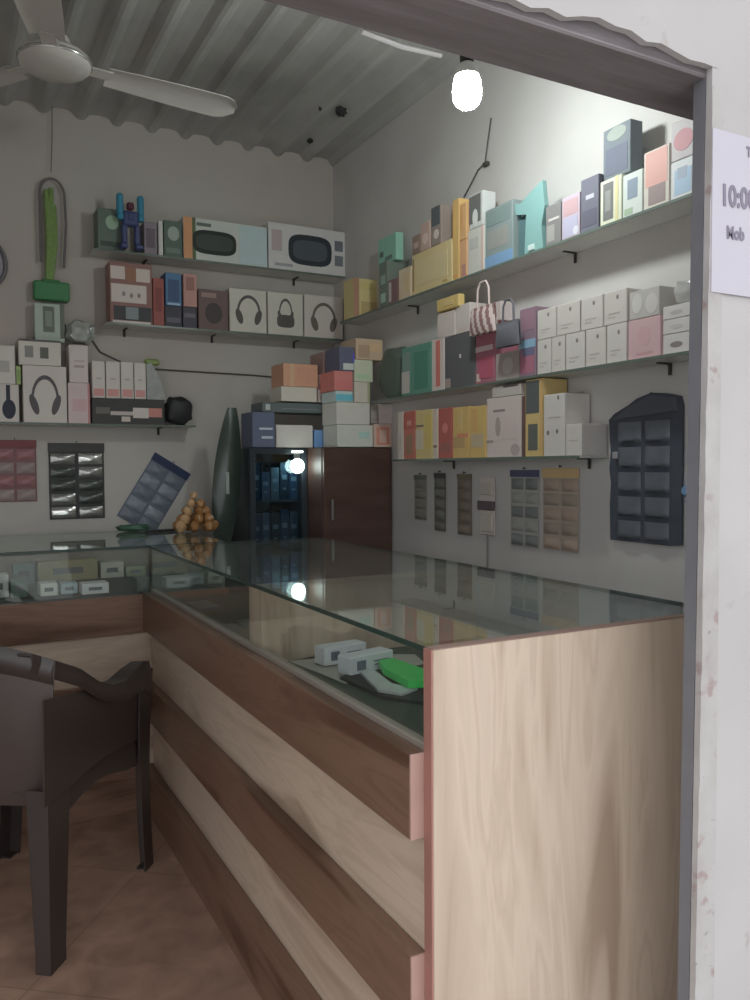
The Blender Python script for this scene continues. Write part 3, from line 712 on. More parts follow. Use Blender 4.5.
for u0, u1, vt, rgb, l, art in ((412, 420, 235, (92, 76, 66), 'dark brown carton lying lowest of the stepped stack on the olive carton', [('r', .2, .8, .3, .6, (120, 100, 95))]),
                           (420.5, 430, 222, (122, 102, 92), 'pinkish brown carton second in the stepped row on the olive carton', [('e', .2, .8, .2, .6, (150, 130, 120))]),
                           (430.5, 441, 206, (94, 84, 78), 'grey-brown carton with white spot against the tall orange carton', [('r', .1, .9, .5, .98, (56, 60, 62)), ('e', .3, .8, .15, .4, (150, 138, 132))])):
    carton('toy_box', l, 'box', 'R', u0, u1, vt, zt_, rgb, art, .08, ref='RF')
carton('toy_box', 'tall bright orange-yellow carton rising above the others on the right top shelf', 'box', 'R', 452.5, 459, 199, Z_T, (196, 158, 84), [('r', .0, .35, .5, .95, (170, 132, 60)), ('r', .1, .9, .03, .07, (150, 110, 50))], ref='RF')
a = carton('toy_box', 'pale orange carton with a brown end on the right top shelf', 'box', 'R', 459.5, 467, 240, Z_T, (176, 130, 86), [('r', .3, .9, .05, .35, (120, 84, 70))], ref='RF')
carton('toy_box', 'short orange carton stacked on the pale orange carton', 'box', 'R', 459.8, 466.5, 203, top(a, Z_T), (184, 140, 84), [('r', .1, .5, .3, .9, (168, 120, 66))], ref='RF')
a = carton('phone_box', 'light grey carton with pinkish edge in the middle of the right top shelf', 'box', 'R', 467.5, 484, 228, Z_T, (152, 150, 142), [('r', .86, .97, 0, 1, (160, 130, 120)), ('r', .1, .7, .55, .8, (140, 140, 134))], ref='R')
carton('watch_box', 'small carton with dark oval ring print standing on the light grey carton', 'box', 'R', 469, 483, 193, top(a, Z_T), (150, 152, 150), [('r', .0, .85, .15, .95, (84, 84, 82)), ('e', .25, .65, .05, .55, (158, 160, 158))], .06, ref='R')
carton('toy_box', 'grey-green carton with bright blue foot on the right top shelf', 'box', 'R', 485, 513, 205, Z_T, (100, 112, 112), [('r', 0, 1, 0, .2, (84, 118, 150)), ('r', .1, .85, .3, .62, (112, 112, 108)), ('r', .05, .9, .7, .95, (92, 108, 106))], .10)
P1, w1, h1, z1 = spot('R', 514, 545, 186, Z_T)
def teal_pack():
    o = tag(empty('blister_pack', P1, z1), 'crumpled teal blister packs bunched on the right top shelf', 'pack')
    mt = pick((92, 130, 128), 'R', .25); md = pick((60, 88, 92), 'R', .3)
    bm = NB(); poly(bm, [(-w1*.5, 0), (w1*.2, 0), (w1*.28, h1*.5), (w1*.25, h1*.8), (-w1*.5, h1*.72)], .02, .05); link('backing_card', bm, md, o)
    bm = NB(); b2 = bmesh.new()
    poly(bm, [(-w1*.15, 0), (w1*.45, 0), (w1*.40, h1*.35), (w1*.5, h1*.62), (w1*.42, h1), (w1*.1, h1*.92), (-w1*.3, h1*.8), (-w1*.5, h1*.84), (-w1*.45, h1*.66), (-w1*.1, h1*.6)], 0, .018)
    link('blister', bm, mt, o)
    bm = NB(); bx(bm, (-w1*.28, .012, h1*.66), (w1*.12, .01, h1*.08), None, .002); bx(bm, (w1*.1, -.003, h1*.07), (w1*.2, .008, h1*.09), None, .002); link('label_patch', bm, pick((190, 215, 210), 'R'), o)
teal_pack()
for u0, u1, vt, rgb, l, art in (
    (545.5, 561, 204, (98, 96, 96), 'grey-black carton right of the teal packs', [('r', .1, .6, .1, .5, (120, 118, 114)), ('r', .2, .9, .6, .66, (150, 145, 140))]),
    (561.5, 580, 195, (142, 128, 140), 'mauve and lilac pack beside the dark purple carton', [('r', .1, .9, .55, .9, (146, 116, 120)), ('r', .1, .9, .05, .5, (132, 130, 150)), ('e', .65, .95, .05, .25, (190, 190, 200))]),
    (580.5, 599, 177, (84, 84, 96), 'dark purple carton in the right half of the top shelf', [('r', .3, .75, .6, .68, (140, 140, 150)), ('r', .1, .9, .1, .4, (76, 74, 88))])):
    carton('phone_case_pack', l, 'pack', 'R', u0, u1, vt, Z_T, rgb, art)
a = carton('phone_case_pack', 'cream-edged pack with black phone outline, right part of top shelf', 'pack', 'R', 600, 622, 178, Z_T, (166, 168, 148), [('r', .15, .62, .1, .92, (92, 92, 90)), ('r', .25, .5, .3, .75, (112, 112, 110)), ('r', .72, .85, 0, 1, (180, 172, 120))])
carton('phone_case_pack', 'dark grey-blue pack with rounded top standing highest on the top shelf', 'pack', 'R', 603, 631, 125, top(a, Z_T)+.004, (84, 92, 98), [('e', .15, .85, .72, .98, (112, 118, 112)), ('r', .1, .9, .08, .6, (78, 82, 96))], .05, off=.02)
carton('phone_case_pack', 'clear pack with blue-grey insert right of the cream-edged pack', 'pack', 'R', 622.5, 643, 172, Z_T, (150, 156, 152), [('r', .25, .75, .4, .85, (98, 110, 124)), ('r', .1, .5, .05, .2, (122, 140, 116))])
carton('phone_case_pack', 'coral red pack with brown foot near the doorway end of the top shelf', 'pack', 'R', 643.5, 670, 148, Z_T, (156, 148, 140), [('r', .08, .92, .38, .97, (178, 128, 118)), ('r', .2, .85, .06, .38, (116, 100, 98))])
a = carton('phone_case_pack', 'white pack with light blue phone print nearest the doorway', 'pack', 'R', 670.5, 699, 158, Z_T, (158, 160, 162), [('r', .15, .75, .1, .75, (120, 142, 162)), ('r', .25, .6, .5, .8, (120, 130, 146))])
carton('phone_case_pack', 'pack with muted red oval stacked above the light blue phone pack', 'pack', 'R', 671, 698, 118, top(a, Z_T), (140, 134, 136), [('e', .1, .85, .2, .75, (146, 98, 104))], .06)

# --- right wall, middle shelf
def green_bag():
    P, w, h, rz = spot('R', 372, 401, 346, Z_M); P.x += .01
    lump('gift_bag', 'dark green rounded bag at the far end of the right middle shelf', 'bag', P+Vector((.045, 0, 0)), (w, .09, h), pick((56, 64, 58), 'RF', .5), rz, seed=3, amp=.05)
green_bag()
carton('cover_box', 'teal green carton with pale middle stripe right of the dark green bag', 'box', 'R', 401.5, 431, 345, Z_M, (56, 96, 84), [('r', .0, .28, .05, .5, (120, 118, 112)), ('r', .05, .3, .5, .9, (78, 96, 90)), ('r', .45, .9, .1, .85, (44, 88, 74))], ref='RF')
carton('cover_box', 'narrow white carton with a red stripe on the right middle shelf', 'box', 'R', 431.5, 444, 338, Z_M, (148, 138, 132), [('r', .35, .7, .08, .95, (136, 70, 60))], ref='RF')
a = carton('cover_box', 'broad near-black carton in the middle shelf of the right wall', 'box', 'R', 444.5, 475, 334, Z_M, (60, 60, 62), [('r', .5, .56, .55, .62, (150, 150, 150)), ('r', .02, .2, .02, .2, (104, 92, 86))], ref='RF')
carton('cable_box', 'white carton lying over the far half of the near-black carton', 'box', 'R', 437, 455, 312, top(a, Z_M), (150, 140, 134), [('r', .1, .5, .1, .25, (132, 120, 114))], .08, ref='RF')
b = carton('cable_box', 'white carton over the near half of the near-black carton', 'box', 'R', 455.5, 470, 304, top(a, Z_M), (156, 148, 142), [('r', .2, .8, .1, .2, (132, 120, 114))], .08, ref='RF')
a = carton('cover_box', 'magenta red carton with silver stripe on the right middle shelf', 'box', 'R', 475.5, 495, 331, Z_M, (108, 60, 72), [('r', 0, .9, .62, .72, (160, 140, 144)), ('r', .05, .25, .05, .2, (170, 150, 140)), ('r', .2, .9, .1, .5, (120, 48, 66))], ref='RF')
carton('cable_box', 'greyish clear carton right of the magenta red carton', 'box', 'R', 495.5, 519, 352, Z_M, (128, 118, 114), [('e', .3, .75, .2, .8, (142, 134, 130))], ref='R')
carton('cable_box', 'white carton behind the striped bag on the middle shelf', 'box', 'R', 484, 501, 303, Z_M+.235, (150, 140, 136), [('r', .2, .8, .2, .3, (132, 120, 114))], .06, ref='RF', off=.045)
carton('cover_box', 'purple pink and blue pack left of the white phone boxes', 'pack', 'R', 519.5, 536, 308, Z_M, (112, 90, 104), [('r', .1, .95, .68, .98, (124, 92, 106)), ('r', 0, 1, .42, .54, (100, 136, 158)), ('r', .05, .9, .05, .35, (140, 80, 100)), ('r', .2, .9, .3, .42, (84, 84, 110))])
def hung_bag(name, label, u0, u1, v0, v1, handle_v, body, stripe=None):
    X = XS-.035
    a, b = onx(u0, v1, X), onx(u1, v0, X); w = a.y-b.y; h = b.z-a.z
    o = tag(empty(name, ((X), (a.y+b.y)/2, a.z), -PI/2), label, 'bag')
    bm = NB(); d = .03
    def face(sgn):
        def fn(u, v):
            x = (u-.5)*w*(1-.16*v); bul = math.sin(u*PI)**.5*math.sin(min(1, v+.12)*PI)**.5
            return Vector((x, sgn*(.004+d*.5*max(0, bul)), v*h))
        return fn
    nx = 13
    b2 = NB()
    for s in (-1, 1):
        g = bmesh.new(); fn = face(s)
        V = [[g.verts.new(fn(i/26, j/12)) for j in range(13)] for i in range(27)]
        for i in range(26):
            for j in range(12):
                f = g.faces.new((V[i][j], V[i+1][j], V[i+1][j+1], V[i][j+1])); f.smooth = True
        bmesh.ops.recalc_face_normals(g, faces=g.faces)
        bmesh.ops.solidify(g, geom=list(g.faces), thickness=.002)
        if stripe:
            for f in g.faces:
                c = f.calc_center_median(); f.material_index = int((c.x+c.z*.35)/w*9+20) % 2
        me = bpy.data.meshes.new('t'); g.to_mesh(me); g.free(); bm.from_mesh(me); bpy.data.meshes.remove(me)
    link('bag_body', bm, [body, stripe] if stripe else [body], o)
    hz = onx((u0+u1)/2, handle_v, X).z-a.z
    bm = NB(); pts = [(-.22*w+.0, 0, h*.96), (-.2*w, 0, h+(hz-h)*.7), (-.1*w, 0, hz-.002), (.1*w, 0, hz-.002), (.2*w, 0, h+(hz-h)*.7), (.22*w, 0, h*.96)]
    tube(bm, pts, .004, 8); link('handle', bm, body, o)
hung_bag('gift_bag', 'white and maroon striped bag hanging in front of the middle shelf', 470, 497, 302, 337, 281, pick((156, 140, 136), 'RF'), pick((92, 66, 66), 'RF'))
hung_bag('handbag', 'small dark grey handbag with arched handle left of the white phone boxes', 496, 521, 318, 349, 299, pick((66, 66, 72), 'RF', .4))
a, b = onx(433, 312, XS-.02), onx(455, 292, XS-.02)
bm = NB(); bx(bm, (0, 0, (b.z-a.z)/2), (a.y-b.y, .03, b.z-a.z), None, .005, seg=2)
o = link('cable_pack', bm, pick((150, 128, 66), 'RF')); o.location = (XS+.012, (a.y+b.y)/2, top((None, spot('R', 437, 455, 312, 0)[2]), 0) if False else onx(444, 312, XS+.006).z+.003); o.rotation_euler = (0, 0, -PI/2)
tag(o, 'mustard yellow pack lying on the white carton over the near-black carton', 'pack')
bm = NB(); bx(bm, (0, -.016, (b.z-a.z)/2), ((a.y-b.y)*.5, .002, (b.z-a.z)*.4)); link('label_patch', bm, pick((160, 140, 86), 'RF'), o)
# white phone boxes, two rows
GP = 'white phone boxes on the right middle shelf'
PH = (166, 160, 155); DK = (110, 98, 95)
vt_row = lambda u: 340-(u-537)*.192        # top of lower row
vt_top = lambda u: 308-(u-537)*.196
lower = [(537, 551), (551.5, 565), (565.5, 585), (585.5, 606), (606.5, 627)]
upper = [(537, 556), (556.5, 580), (580.5, 603), (603.5, 627)]
words = ['farthest', 'second', 'middle', 'fourth', 'nearest the pink carton']
hl = spot('R', 537, 627, vt_row(582), Z_M)[2]
for k, (u0, u1) in enumerate(lower):
    o, h = carton('phone_box', 'white phone box with small dark ring mark, lower row, %s' % words[k], 'phone box', 'R', u0, u1, 0, Z_M, PH, (), group=GP)
    bpy.data.objects.remove(o)
for row, items, z0, hh in (('lower', lower, Z_M, hl), ('upper', upper, Z_M+hl+.0015, spot('R', 537, 627, vt_top(582), Z_M)[2]-hl-.0015)):
    for k, (u0, u1) in enumerate(items):
        loc, w, _, rz = spot('R', u0, u1, 320, z0)
        bm = NB(); bx(bm, (0, .055, hh/2), (w, .11, hh), None, .002)
        o = link('phone_box', bm, pick(PH if (k+len(row)) % 2 else (160, 154, 148), 'R')); o.location = loc; o.rotation_euler = (0, 0, rz)
        wd = words[k] if row == 'lower' else ['farthest', 'second', 'third', 'nearest the pink carton'][k]
        tag(o, 'white phone box with a small dark mark, %s row, %s' % (row, wd), 'phone box', GP)
        b_, ms = art_mesh([('e', .55, .55+.010/w, .72, .72+.014/hh, DK), ('r', .2, .7, .3, .34, (146, 138, 134)), ('r', .2, .5, .2, .24, (150, 142, 138))], w, hh, 'R'); link('front_print', b_, ms, o)
a = carton('perfume_box', 'pale pink carton on the right middle shelf beside the white phone boxes', 'box', 'R', 628, 661, 318, Z_M, (176, 142, 144), [('e', .3, .7, .3, .8, (166, 128, 132)), ('r', .25, .75, .1, .16, (160, 120, 124))])
carton('glass_set_box', 'clear grey pack with round shapes standing on the pale pink carton', 'pack', 'R', 629, 660, 289, top(a, Z_M), (146, 142, 138), [('e', .1, .45, .2, .9, (160, 157, 152)), ('e', .55, .95, .1, .8, (158, 154, 150))], .09)
za = Z_M
for k, (vt, l, mk) in enumerate(((333, 'lowest', (110, 102, 102)), (318, 'second from the bottom', (150, 146, 144)), (304, 'topmost', (145, 140, 140)))):
    a = carton('charger_box', 'flat white carton at the doorway end, %s of three' % l, 'box', 'R', 662.5, 694, vt, za, (168, 164, 162), [('e', .25, .65, .3, .6, mk)], group='flat white cartons by the doorway')
    za = top(a, za)
loc, w, h, rz = spot('R', 665, 697, 276, za)
lump('plastic_bag', 'crumpled white plastic bag on the flat white cartons by the doorway', 'bag', loc+Vector((.045, 0, 0)), (w, .08, h), mat('white_polythene', (0.62, 0.61, 0.60), .3, .1), rz, seed=12, amp=.14)

# --- right wall, lowest shelf
for nm, u0, u1, vt, rgb, art, l in (
    ('cable_box', 397.5, 403, 412, (140, 132, 124), [('r', .2, .8, .2, .5, (128, 120, 110))], 'narrow off-white carton at the far end of the lowest shelf'),
    ('earphone_box', 403.5, 415, 411, (128, 70, 56), [('r', 0, 1, .62, .97, (124, 58, 48)), ('r', .2, .8, .1, .5, (104, 80, 62)), ('r', .3, .7, .7, .8, (150, 100, 90))], 'red-brown carton second from the far end of the lowest shelf'),
    ('earphone_box', 415.5, 432, 410, (146, 130, 78), [('r', .0, .45, .2, .6, (146, 136, 120)), ('r', .0, .5, .66, .7, (80, 70, 60)), ('r', .6, 1, .2, .9, (158, 138, 64))], 'yellow and cream carton between the two red cartons'),
    ('cable_box', 432.5, 437.5, 409, (142, 130, 118), [('r', .1, .9, .22, .27, (96, 74, 60))], 'slim cream carton left of the larger red carton'),
    ('earphone_box', 438, 452, 408, (120, 56, 48), [('e', .3, .7, .5, .7, (150, 84, 74)), ('r', .2, .95, .12, .3, (104, 62, 52))], 'larger dark red carton on the lowest shelf'),
    ('earphone_box', 452.5, 469, 407, (164, 134, 70), [('r', .05, .75, .2, .42, (124, 98, 58)), ('r', .3, .95, .4, .48, (150, 92, 58)), ('r', .4, .6, .55, .95, (176, 148, 88))], 'yellow carton right of the larger dark red carton'),
    ('earphone_box', 469.5, 486, 406, (160, 132, 66), [('r', .1, .85, .2, .46, (122, 108, 84)), ('r', .1, .5, .5, .95, (146, 112, 58))], 'yellow carton touching the white figure carton'),
    ('doll_box', 486.5, 521, 397, (156, 144, 138), [('r', .2, .55, .76, .80, (96, 84, 80)), ('e', .27, .42, .35, .68, (112, 98, 92)), ('e', .72, .98, .02, .22, (116, 104, 100)), ('r', .0, .2, .25, .29, (104, 90, 86)), ('r', .45, .9, .3, .7, (162, 146, 142))], 'wide white carton with a small dark figure print on the lowest shelf'),
    ('cable_box', 521.5, 524.5, 396, (84, 60, 58), [], 'thin maroon carton edge right of the white figure carton'),
    ('trimmer_box', 525, 543, 379, (170, 146, 86), [('r', .05, .8, .56, .98, (72, 76, 76)), ('r', .18, .72, .08, .42, (80, 82, 76)), ('r', .85, 1, 0, 1, (196, 158, 90))], 'tall yellow carton with two black windows on the lowest shelf'),
    ('phone_box', 543.5, 565, 394, (166, 160, 156), [('e', .15, .27, .34, .42, (96, 88, 84)), ('e', .6, .7, .36, .43, (96, 88, 84)), ('e', .66, .74, .9, .97, (100, 92, 88)), ('r', .2, .8, .62, .64, (146, 140, 136))], 'tall white carton with round marks beside the tall yellow carton'),
    ('phone_box', 565.5, 582, 424, (160, 154, 150), [('r', .2, .8, .45, .5, (146, 140, 136))], 'lowest white carton at the near end of the lowest shelf')):
    a = carton(nm, l, 'box', 'R', u0, u1, vt, Z_B, rgb, art, .11 if u0 != 521.5 else .09, ref='RF' if u0 < 500 else 'R')
    if u0 == 486.5: carton('adapter_box', 'flat white carton lying on the white figure carton', 'box', 'R', 492, 521, 385, top(a, Z_B), (150, 142, 136), [('r', .4, .9, .8, .95, (70, 62, 60))], ref='R')
carton('trimmer_box', 'orange-yellow carton standing behind the tall white carton on the lowest shelf', 'box', 'R', 543, 556, 381, Z_B, (190, 152, 98), [('r', .1, .8, .75, .95, (196, 160, 104))], .01, off=.115+.0)
carton('phone_box', 'greyish carton behind the near white carton on the lowest shelf', 'box', 'R', 567, 583, 392, Z_B, (134, 124, 124), [('r', .2, .8, .6, .9, (128, 116, 118))], .008, off=.114)

# ---------------------------------------------------------------- corner cabinet
CX0, CX1, CY0, CY1 = ony(250, 500, 3.62).x, 1.932, 3.44, 4.09
XM = 1.567; ZCB = 1.392
def corner_cabinet():
    o = tag(empty('corner_cabinet', ((XM+CX1)/2, (CY0+CY1)/2, 0)), 'dark brown wooden cupboard in the far corner beside the right wall', 'cabinet'); L = o.location.copy()
    mb = ramp_mat('dark_brown_veneer', [(0.3, (0.085, 0.045, 0.036)), (0.7, (0.13, 0.075, 0.06))], .45, 3, vec_scale=(1, 1, 5))
    def P(nm, bm, m): bmesh.ops.translate(bm, vec=-L, verts=bm.verts); return link(nm, bm, m, o)
    bm = NB(); bb(bm, XM, CX1, CY0+.02, CY1, 0, ZCB, .003); P('carcass', bm, mb)
    bm = NB(); bb(bm, XM+.003, CX1-.003, CY0, CY0+.019, .08, ZCB-.004, .003); d = P('door', bm, mb)
    bm = NB(); c = Vector((XM+.04, CY0-.012, 1.1)); bx(bm, c, (.012, .012, .10), None, .003)
    bmesh.ops.translate(bm, vec=-L, verts=bm.verts); link('door_handle', bm, mat('dull_steel', (0.3, 0.29, 0.27), .4, metal=.6), d)
corner_cabinet()
GY0 = 3.62
def glass_cabinet():
    o = tag(empty('glass_cabinet', ((CX0+XM)/2, (GY0+CY1)/2, 0)), 'tall dark glass-fronted cabinet in the far corner behind the small lit lamp', 'cabinet'); L = o.location.copy()
    mk = mat('black_blue_frame', (0.035, 0.045, 0.055), .35)
    def P(nm, bm, m): bmesh.ops.translate(bm, vec=-L, verts=bm.verts); return link(nm, bm, m, o)
    x0, x1 = CX0, XM-.003
    bm = NB(); bb(bm, x0, x0+.02, GY0+.02, CY1, 0, ZCB, .002); bb(bm, x1-.02, x1, GY0+.02, CY1, 0, ZCB, .002); bb(bm, x0+.02, x1-.02, CY1-.02, CY1, 0, ZCB)
    bb(bm, x0+.02, x1-.02, GY0+.02, CY1-.02, ZCB-.02, ZCB, .002); bb(bm, x0+.02, x1-.02, GY0+.02, CY1-.02, 0, .9, .002); P('carcass', bm, mk)
    bm = NB(); bb(bm, x0+.02, x1-.02, GY0+.05, CY1-.02, 1.13, 1.14, .001); P('shelf', bm, mat('dark_shelf_board', (0.07, 0.08, 0.09), .5))
    bm = NB(); f = .028
    bb(bm, x0, x0+f, GY0, GY0+.02, .06, ZCB-.002, .002); bb(bm, x1-f, x1, GY0, GY0+.02, .06, ZCB-.002, .002)
    bb(bm, x0+f, x1-f, GY0, GY0+.02, ZCB-.002-f, ZCB-.002, .002); bb(bm, x0+f, x1-f, GY0, GY0+.02, .06, .9, .002)
    d = P('door', bm, mk)
    bm = NB(); bb(bm, x0+f, x1-f, GY0+.008, GY0+.013, .9, ZCB-.002-f); bmesh.ops.translate(bm, vec=-L, verts=bm.verts)
    link('pane', bm, glass_mat('cabinet_glass', (0.62, 0.75, 0.82), 1.5, .03), d)
glass_cabinet()
# goods behind the cabinet's glass
rnd = random.Random(5)
cols = [(0.05, 0.07, 0.13), (0.04, 0.06, 0.08), (0.10, 0.12, 0.15), (0.06, 0.10, 0.16), (0.03, 0.035, 0.04), (0.16, 0.18, 0.20)]
names = ['deep blue', 'blue-black', 'slate grey', 'steel blue', 'black', 'mid grey']
for row, (z0, hmax) in enumerate(((.9015, .2), (1.1415, .19))):
    x = CX0+.035
    for k in range(5):
        w = .043; h = hmax*rnd.uniform(.7, .98); ci = (k*2+row) % 6
        bm = NB(); bx(bm, (0, .05, h/2), (w, .1, h), None, .002); o = link('perfume_box', bm, mat('glossy_dark_card', cols[ci], .3)); o.location = (x+w/2, GY0+.07, z0)
        tag(o, '%s boxed item %s in the dark glass cabinet, %s shelf' % (names[ci], ['farthest left', 'second from left', 'in the middle', 'fourth from left', 'farthest right'][k], ['lower', 'upper'][row]), 'box', 'boxed goods in the glass cabinet')
        bm = NB(); bx(bm, (0, -.0006, h*.6), (w*.6, .001, h*.12)); bx(bm, (0, -.0006, h*.3), (w*.4, .001, h*.05)); link('front_print', bm, mat('silver_print', (0.35, 0.37, 0.38), .3), o)
        x += w+.005

# stacks on the corner cabinets
Z0 = ZCB+.0015
cw = 'on the corner cabinets'
def C(nm, l, u0, u1, vt, zb, rgb, art=(), **k): return carton(nm, l, 'box', 'C', u0, u1, vt, zb, rgb, art, k.pop('depth', .16), **k)
a1 = C('router_box', 'grey white carton lowest at the left of the glass cabinet top', 276, 313, 425, Z0, (112, 110, 104), [('r', .1, .4, .2, .8, (120, 118, 112))], off=.18)
a0 = C('cable_box', 'dark blue carton at the left end of the glass cabinet top', 252, 275, 412, Z0, (46, 52, 66), [('r', .3, .9, .5, .56, (100, 106, 112)), ('r', .4, .9, .25, .32, (92, 98, 104))], off=.18)
a2 = C('router_box', 'deep blue carton beside the lowest grey white carton', 314, 336, 430, Z0, (50, 78, 108), [('r', .1, .9, .1, .5, (56, 88, 124))], off=.18)
a3 = C('router_box', 'white carton with green tint, lowest in the middle of the brown cupboard top', 337, 373, 425, Z0, (118, 120, 114), [('r', .6, .9, .4, .7, (92, 116, 108)), ('r', .05, .3, .5, .6, (130, 128, 122))])
a4 = C('medicine_box', 'orange and cream carton at the right end of the brown cupboard top', 373.5, 392, 424, Z0, (134, 112, 100), [('r', .15, .85, .1, .85, (142, 88, 68)), ('r', .3, .7, .2, .75, (130, 104, 92))])
z1_ = max(top(a1, Z0), top(a0, Z0), top(a2, Z0))
b1 = C('laptop_box', 'long black flat carton across the lower boxes on the glass cabinet', 262, 325, 403, z1_, (48, 54, 54), [('r', .05, .12, .2, .8, (90, 96, 94)), ('r', .3, .9, .35, .4, (70, 76, 76))], off=.18)
b2_ = C('router_box', 'dark narrow carton right of the long black flat carton', 325.5, 335.5, 403, z1_, (58, 64, 62), [('r', .2, .8, .4, .6, (76, 82, 80))], off=.18)
b3 = C('router_box', 'plain white carton second up in the middle of the cupboard stack', 336, 370, 402.5, top(a3, Z0), (124, 122, 116), [('r', .1, .4, .6, .7, (112, 110, 104))])
b4 = C('medicine_box', 'small grey brown carton wedged beside the pinkish white carton', 370.5, 378, 405, top(a4, Z0)+0, (78, 72, 66), [('r', .2, .8, .3, .7, (90, 84, 76))])
b5 = C('router_box', 'pinkish white carton touching the right wall on the cupboard stack', 378.5, 392.5, 404, top(a4, Z0), (128, 118, 112), [('r', .1, .6, .3, .5, (118, 106, 100))])
zc = max(top(b1, z1_), top(b2_, z1_))
c1 = C('router_box', 'white low carton under the orange-brown carton, left of the stack', 281, 317, 387, zc, (138, 134, 124), [('r', .1, .7, .3, .5, (122, 120, 110))], off=.18)
c2 = C('speaker_box', 'grey-pink carton in the middle of the stack over the black flat carton', 318, 334, 390, zc, (104, 94, 90), [('r', .1, .9, .2, .5, (88, 78, 76))], off=.18)
c3 = C('charger_box', 'slim carton with bright teal band under the red carton', 335.5, 353, 391, top(b3, top(a3, Z0)), (108, 120, 120), [('r', 0, 1, .1, .7, (50, 112, 124))])
c4 = C('charger_box', 'beige carton with curved grey print in the cupboard stack', 354, 370, 382, top(b3, top(a3, Z0)), (122, 116, 106), [('e', .2, .7, .1, .9, (134, 128, 118)), ('r', .85, 1, 0, 1, (86, 88, 62))])
zd = top(c1, zc)
d1 = C('shoe_box', 'orange-brown carton with tape stripe at the left of the high stack', 283, 318, 364, zd, (122, 88, 66), [('r', .18, .3, 0, 1, (140, 112, 84)), ('r', .4, .95, .2, .8, (116, 80, 62))], flap=(60, 42, 36), off=.18)
d2 = C('gift_box', 'dusky pink carton slipping between orange-brown and red cartons', 319, 333, 375, top(c2, zc), (104, 84, 80), [('r', 0, .9, 0, .35, (90, 50, 46))], off=.18)
d3 = C('gift_box', 'strong red carton in the high stack on the corner cupboard', 334, 353, 371, top(c3, top(b3, top(a3, Z0))), (128, 70, 66), [('r', .1, .9, .1, .5, (118, 60, 58))])
d4 = C('medicine_box', 'pale green and cream carton in the high stack', 354, 373, 360, top(c4, top(b3, top(a3, Z0))), (128, 132, 112), [('r', .1, .8, .15, .35, (104, 124, 98)), ('r', .1, .5, .5, .8, (138, 140, 122))])
ze = top(d3, top(c3, top(b3, top(a3, Z0))))
e1 = C('phone_box', 'navy carton with a white patch near the top of the corner stack', 339, 354.5, 347, ze, (48, 50, 64), [('r', .25, .95, .05, .32, (136, 138, 134)), ('r', .9, 1, .4, .75, (70, 60, 180))])
e0 = C('gift_box', 'little maroon carton with white oval beside the navy carton', 323, 338, 352, top(d2, top(c2, zc)), (84, 66, 62), [('e', .3, .75, .3, .75, (120, 108, 102))], off=.18)
zf = max(top(d4, top(c4, top(b3, top(a3, Z0)))), 0)
e2 = C('shoe_box', 'brown carton topmost at the right of the corner stack', 355.5, 383, 339, zf, (104, 88, 70), [('r', .1, .5, .1, .7, (94, 76, 58)), ('r', .5, .95, .4, .8, (112, 92, 66))], )
# green translucent bag leaning on the wall left of the cabinet
a, b = ony(218, 545, 3.70), ony(251, 408, 3.70)
def leaf_bag():
    w = b.x-a.x-.004; h = b.z-a.z
    o = tag(empty('plastic_bag', ((a.x+b.x)/2-.03, 3.72, a.z)), 'long dark green translucent bag hanging against the left side of the glass cabinet', 'bag')
    bm = NB()
    def fn(s):
        def f(u, v):
            c = .5+.34*(v-.5); hw = .5*math.sin((.14+v*.80)*PI)**.7
            x = (-.5+c+(u*2-1)*hw*.8)*w; return Vector((x, s*(.004+.03*math.sin(u*PI)*math.sin(v*PI))+.0, v*h))
        return f
    for s in (-1, 1): grid(bm, fn(s), 12, 20, .002)
    link('bag_body', bm, mat('dark_green_film', (0.055, 0.075, 0.062), .25, .25, 14, spec=.6), o)
    bm = NB(); bx(bm, (-.01, -.036, h*.45), (.016, .003, h*.16), None, .001); link('label_patch', bm, mat('silver_sticker', (0.4, 0.44, 0.42), .3), o)
leaf_bag()

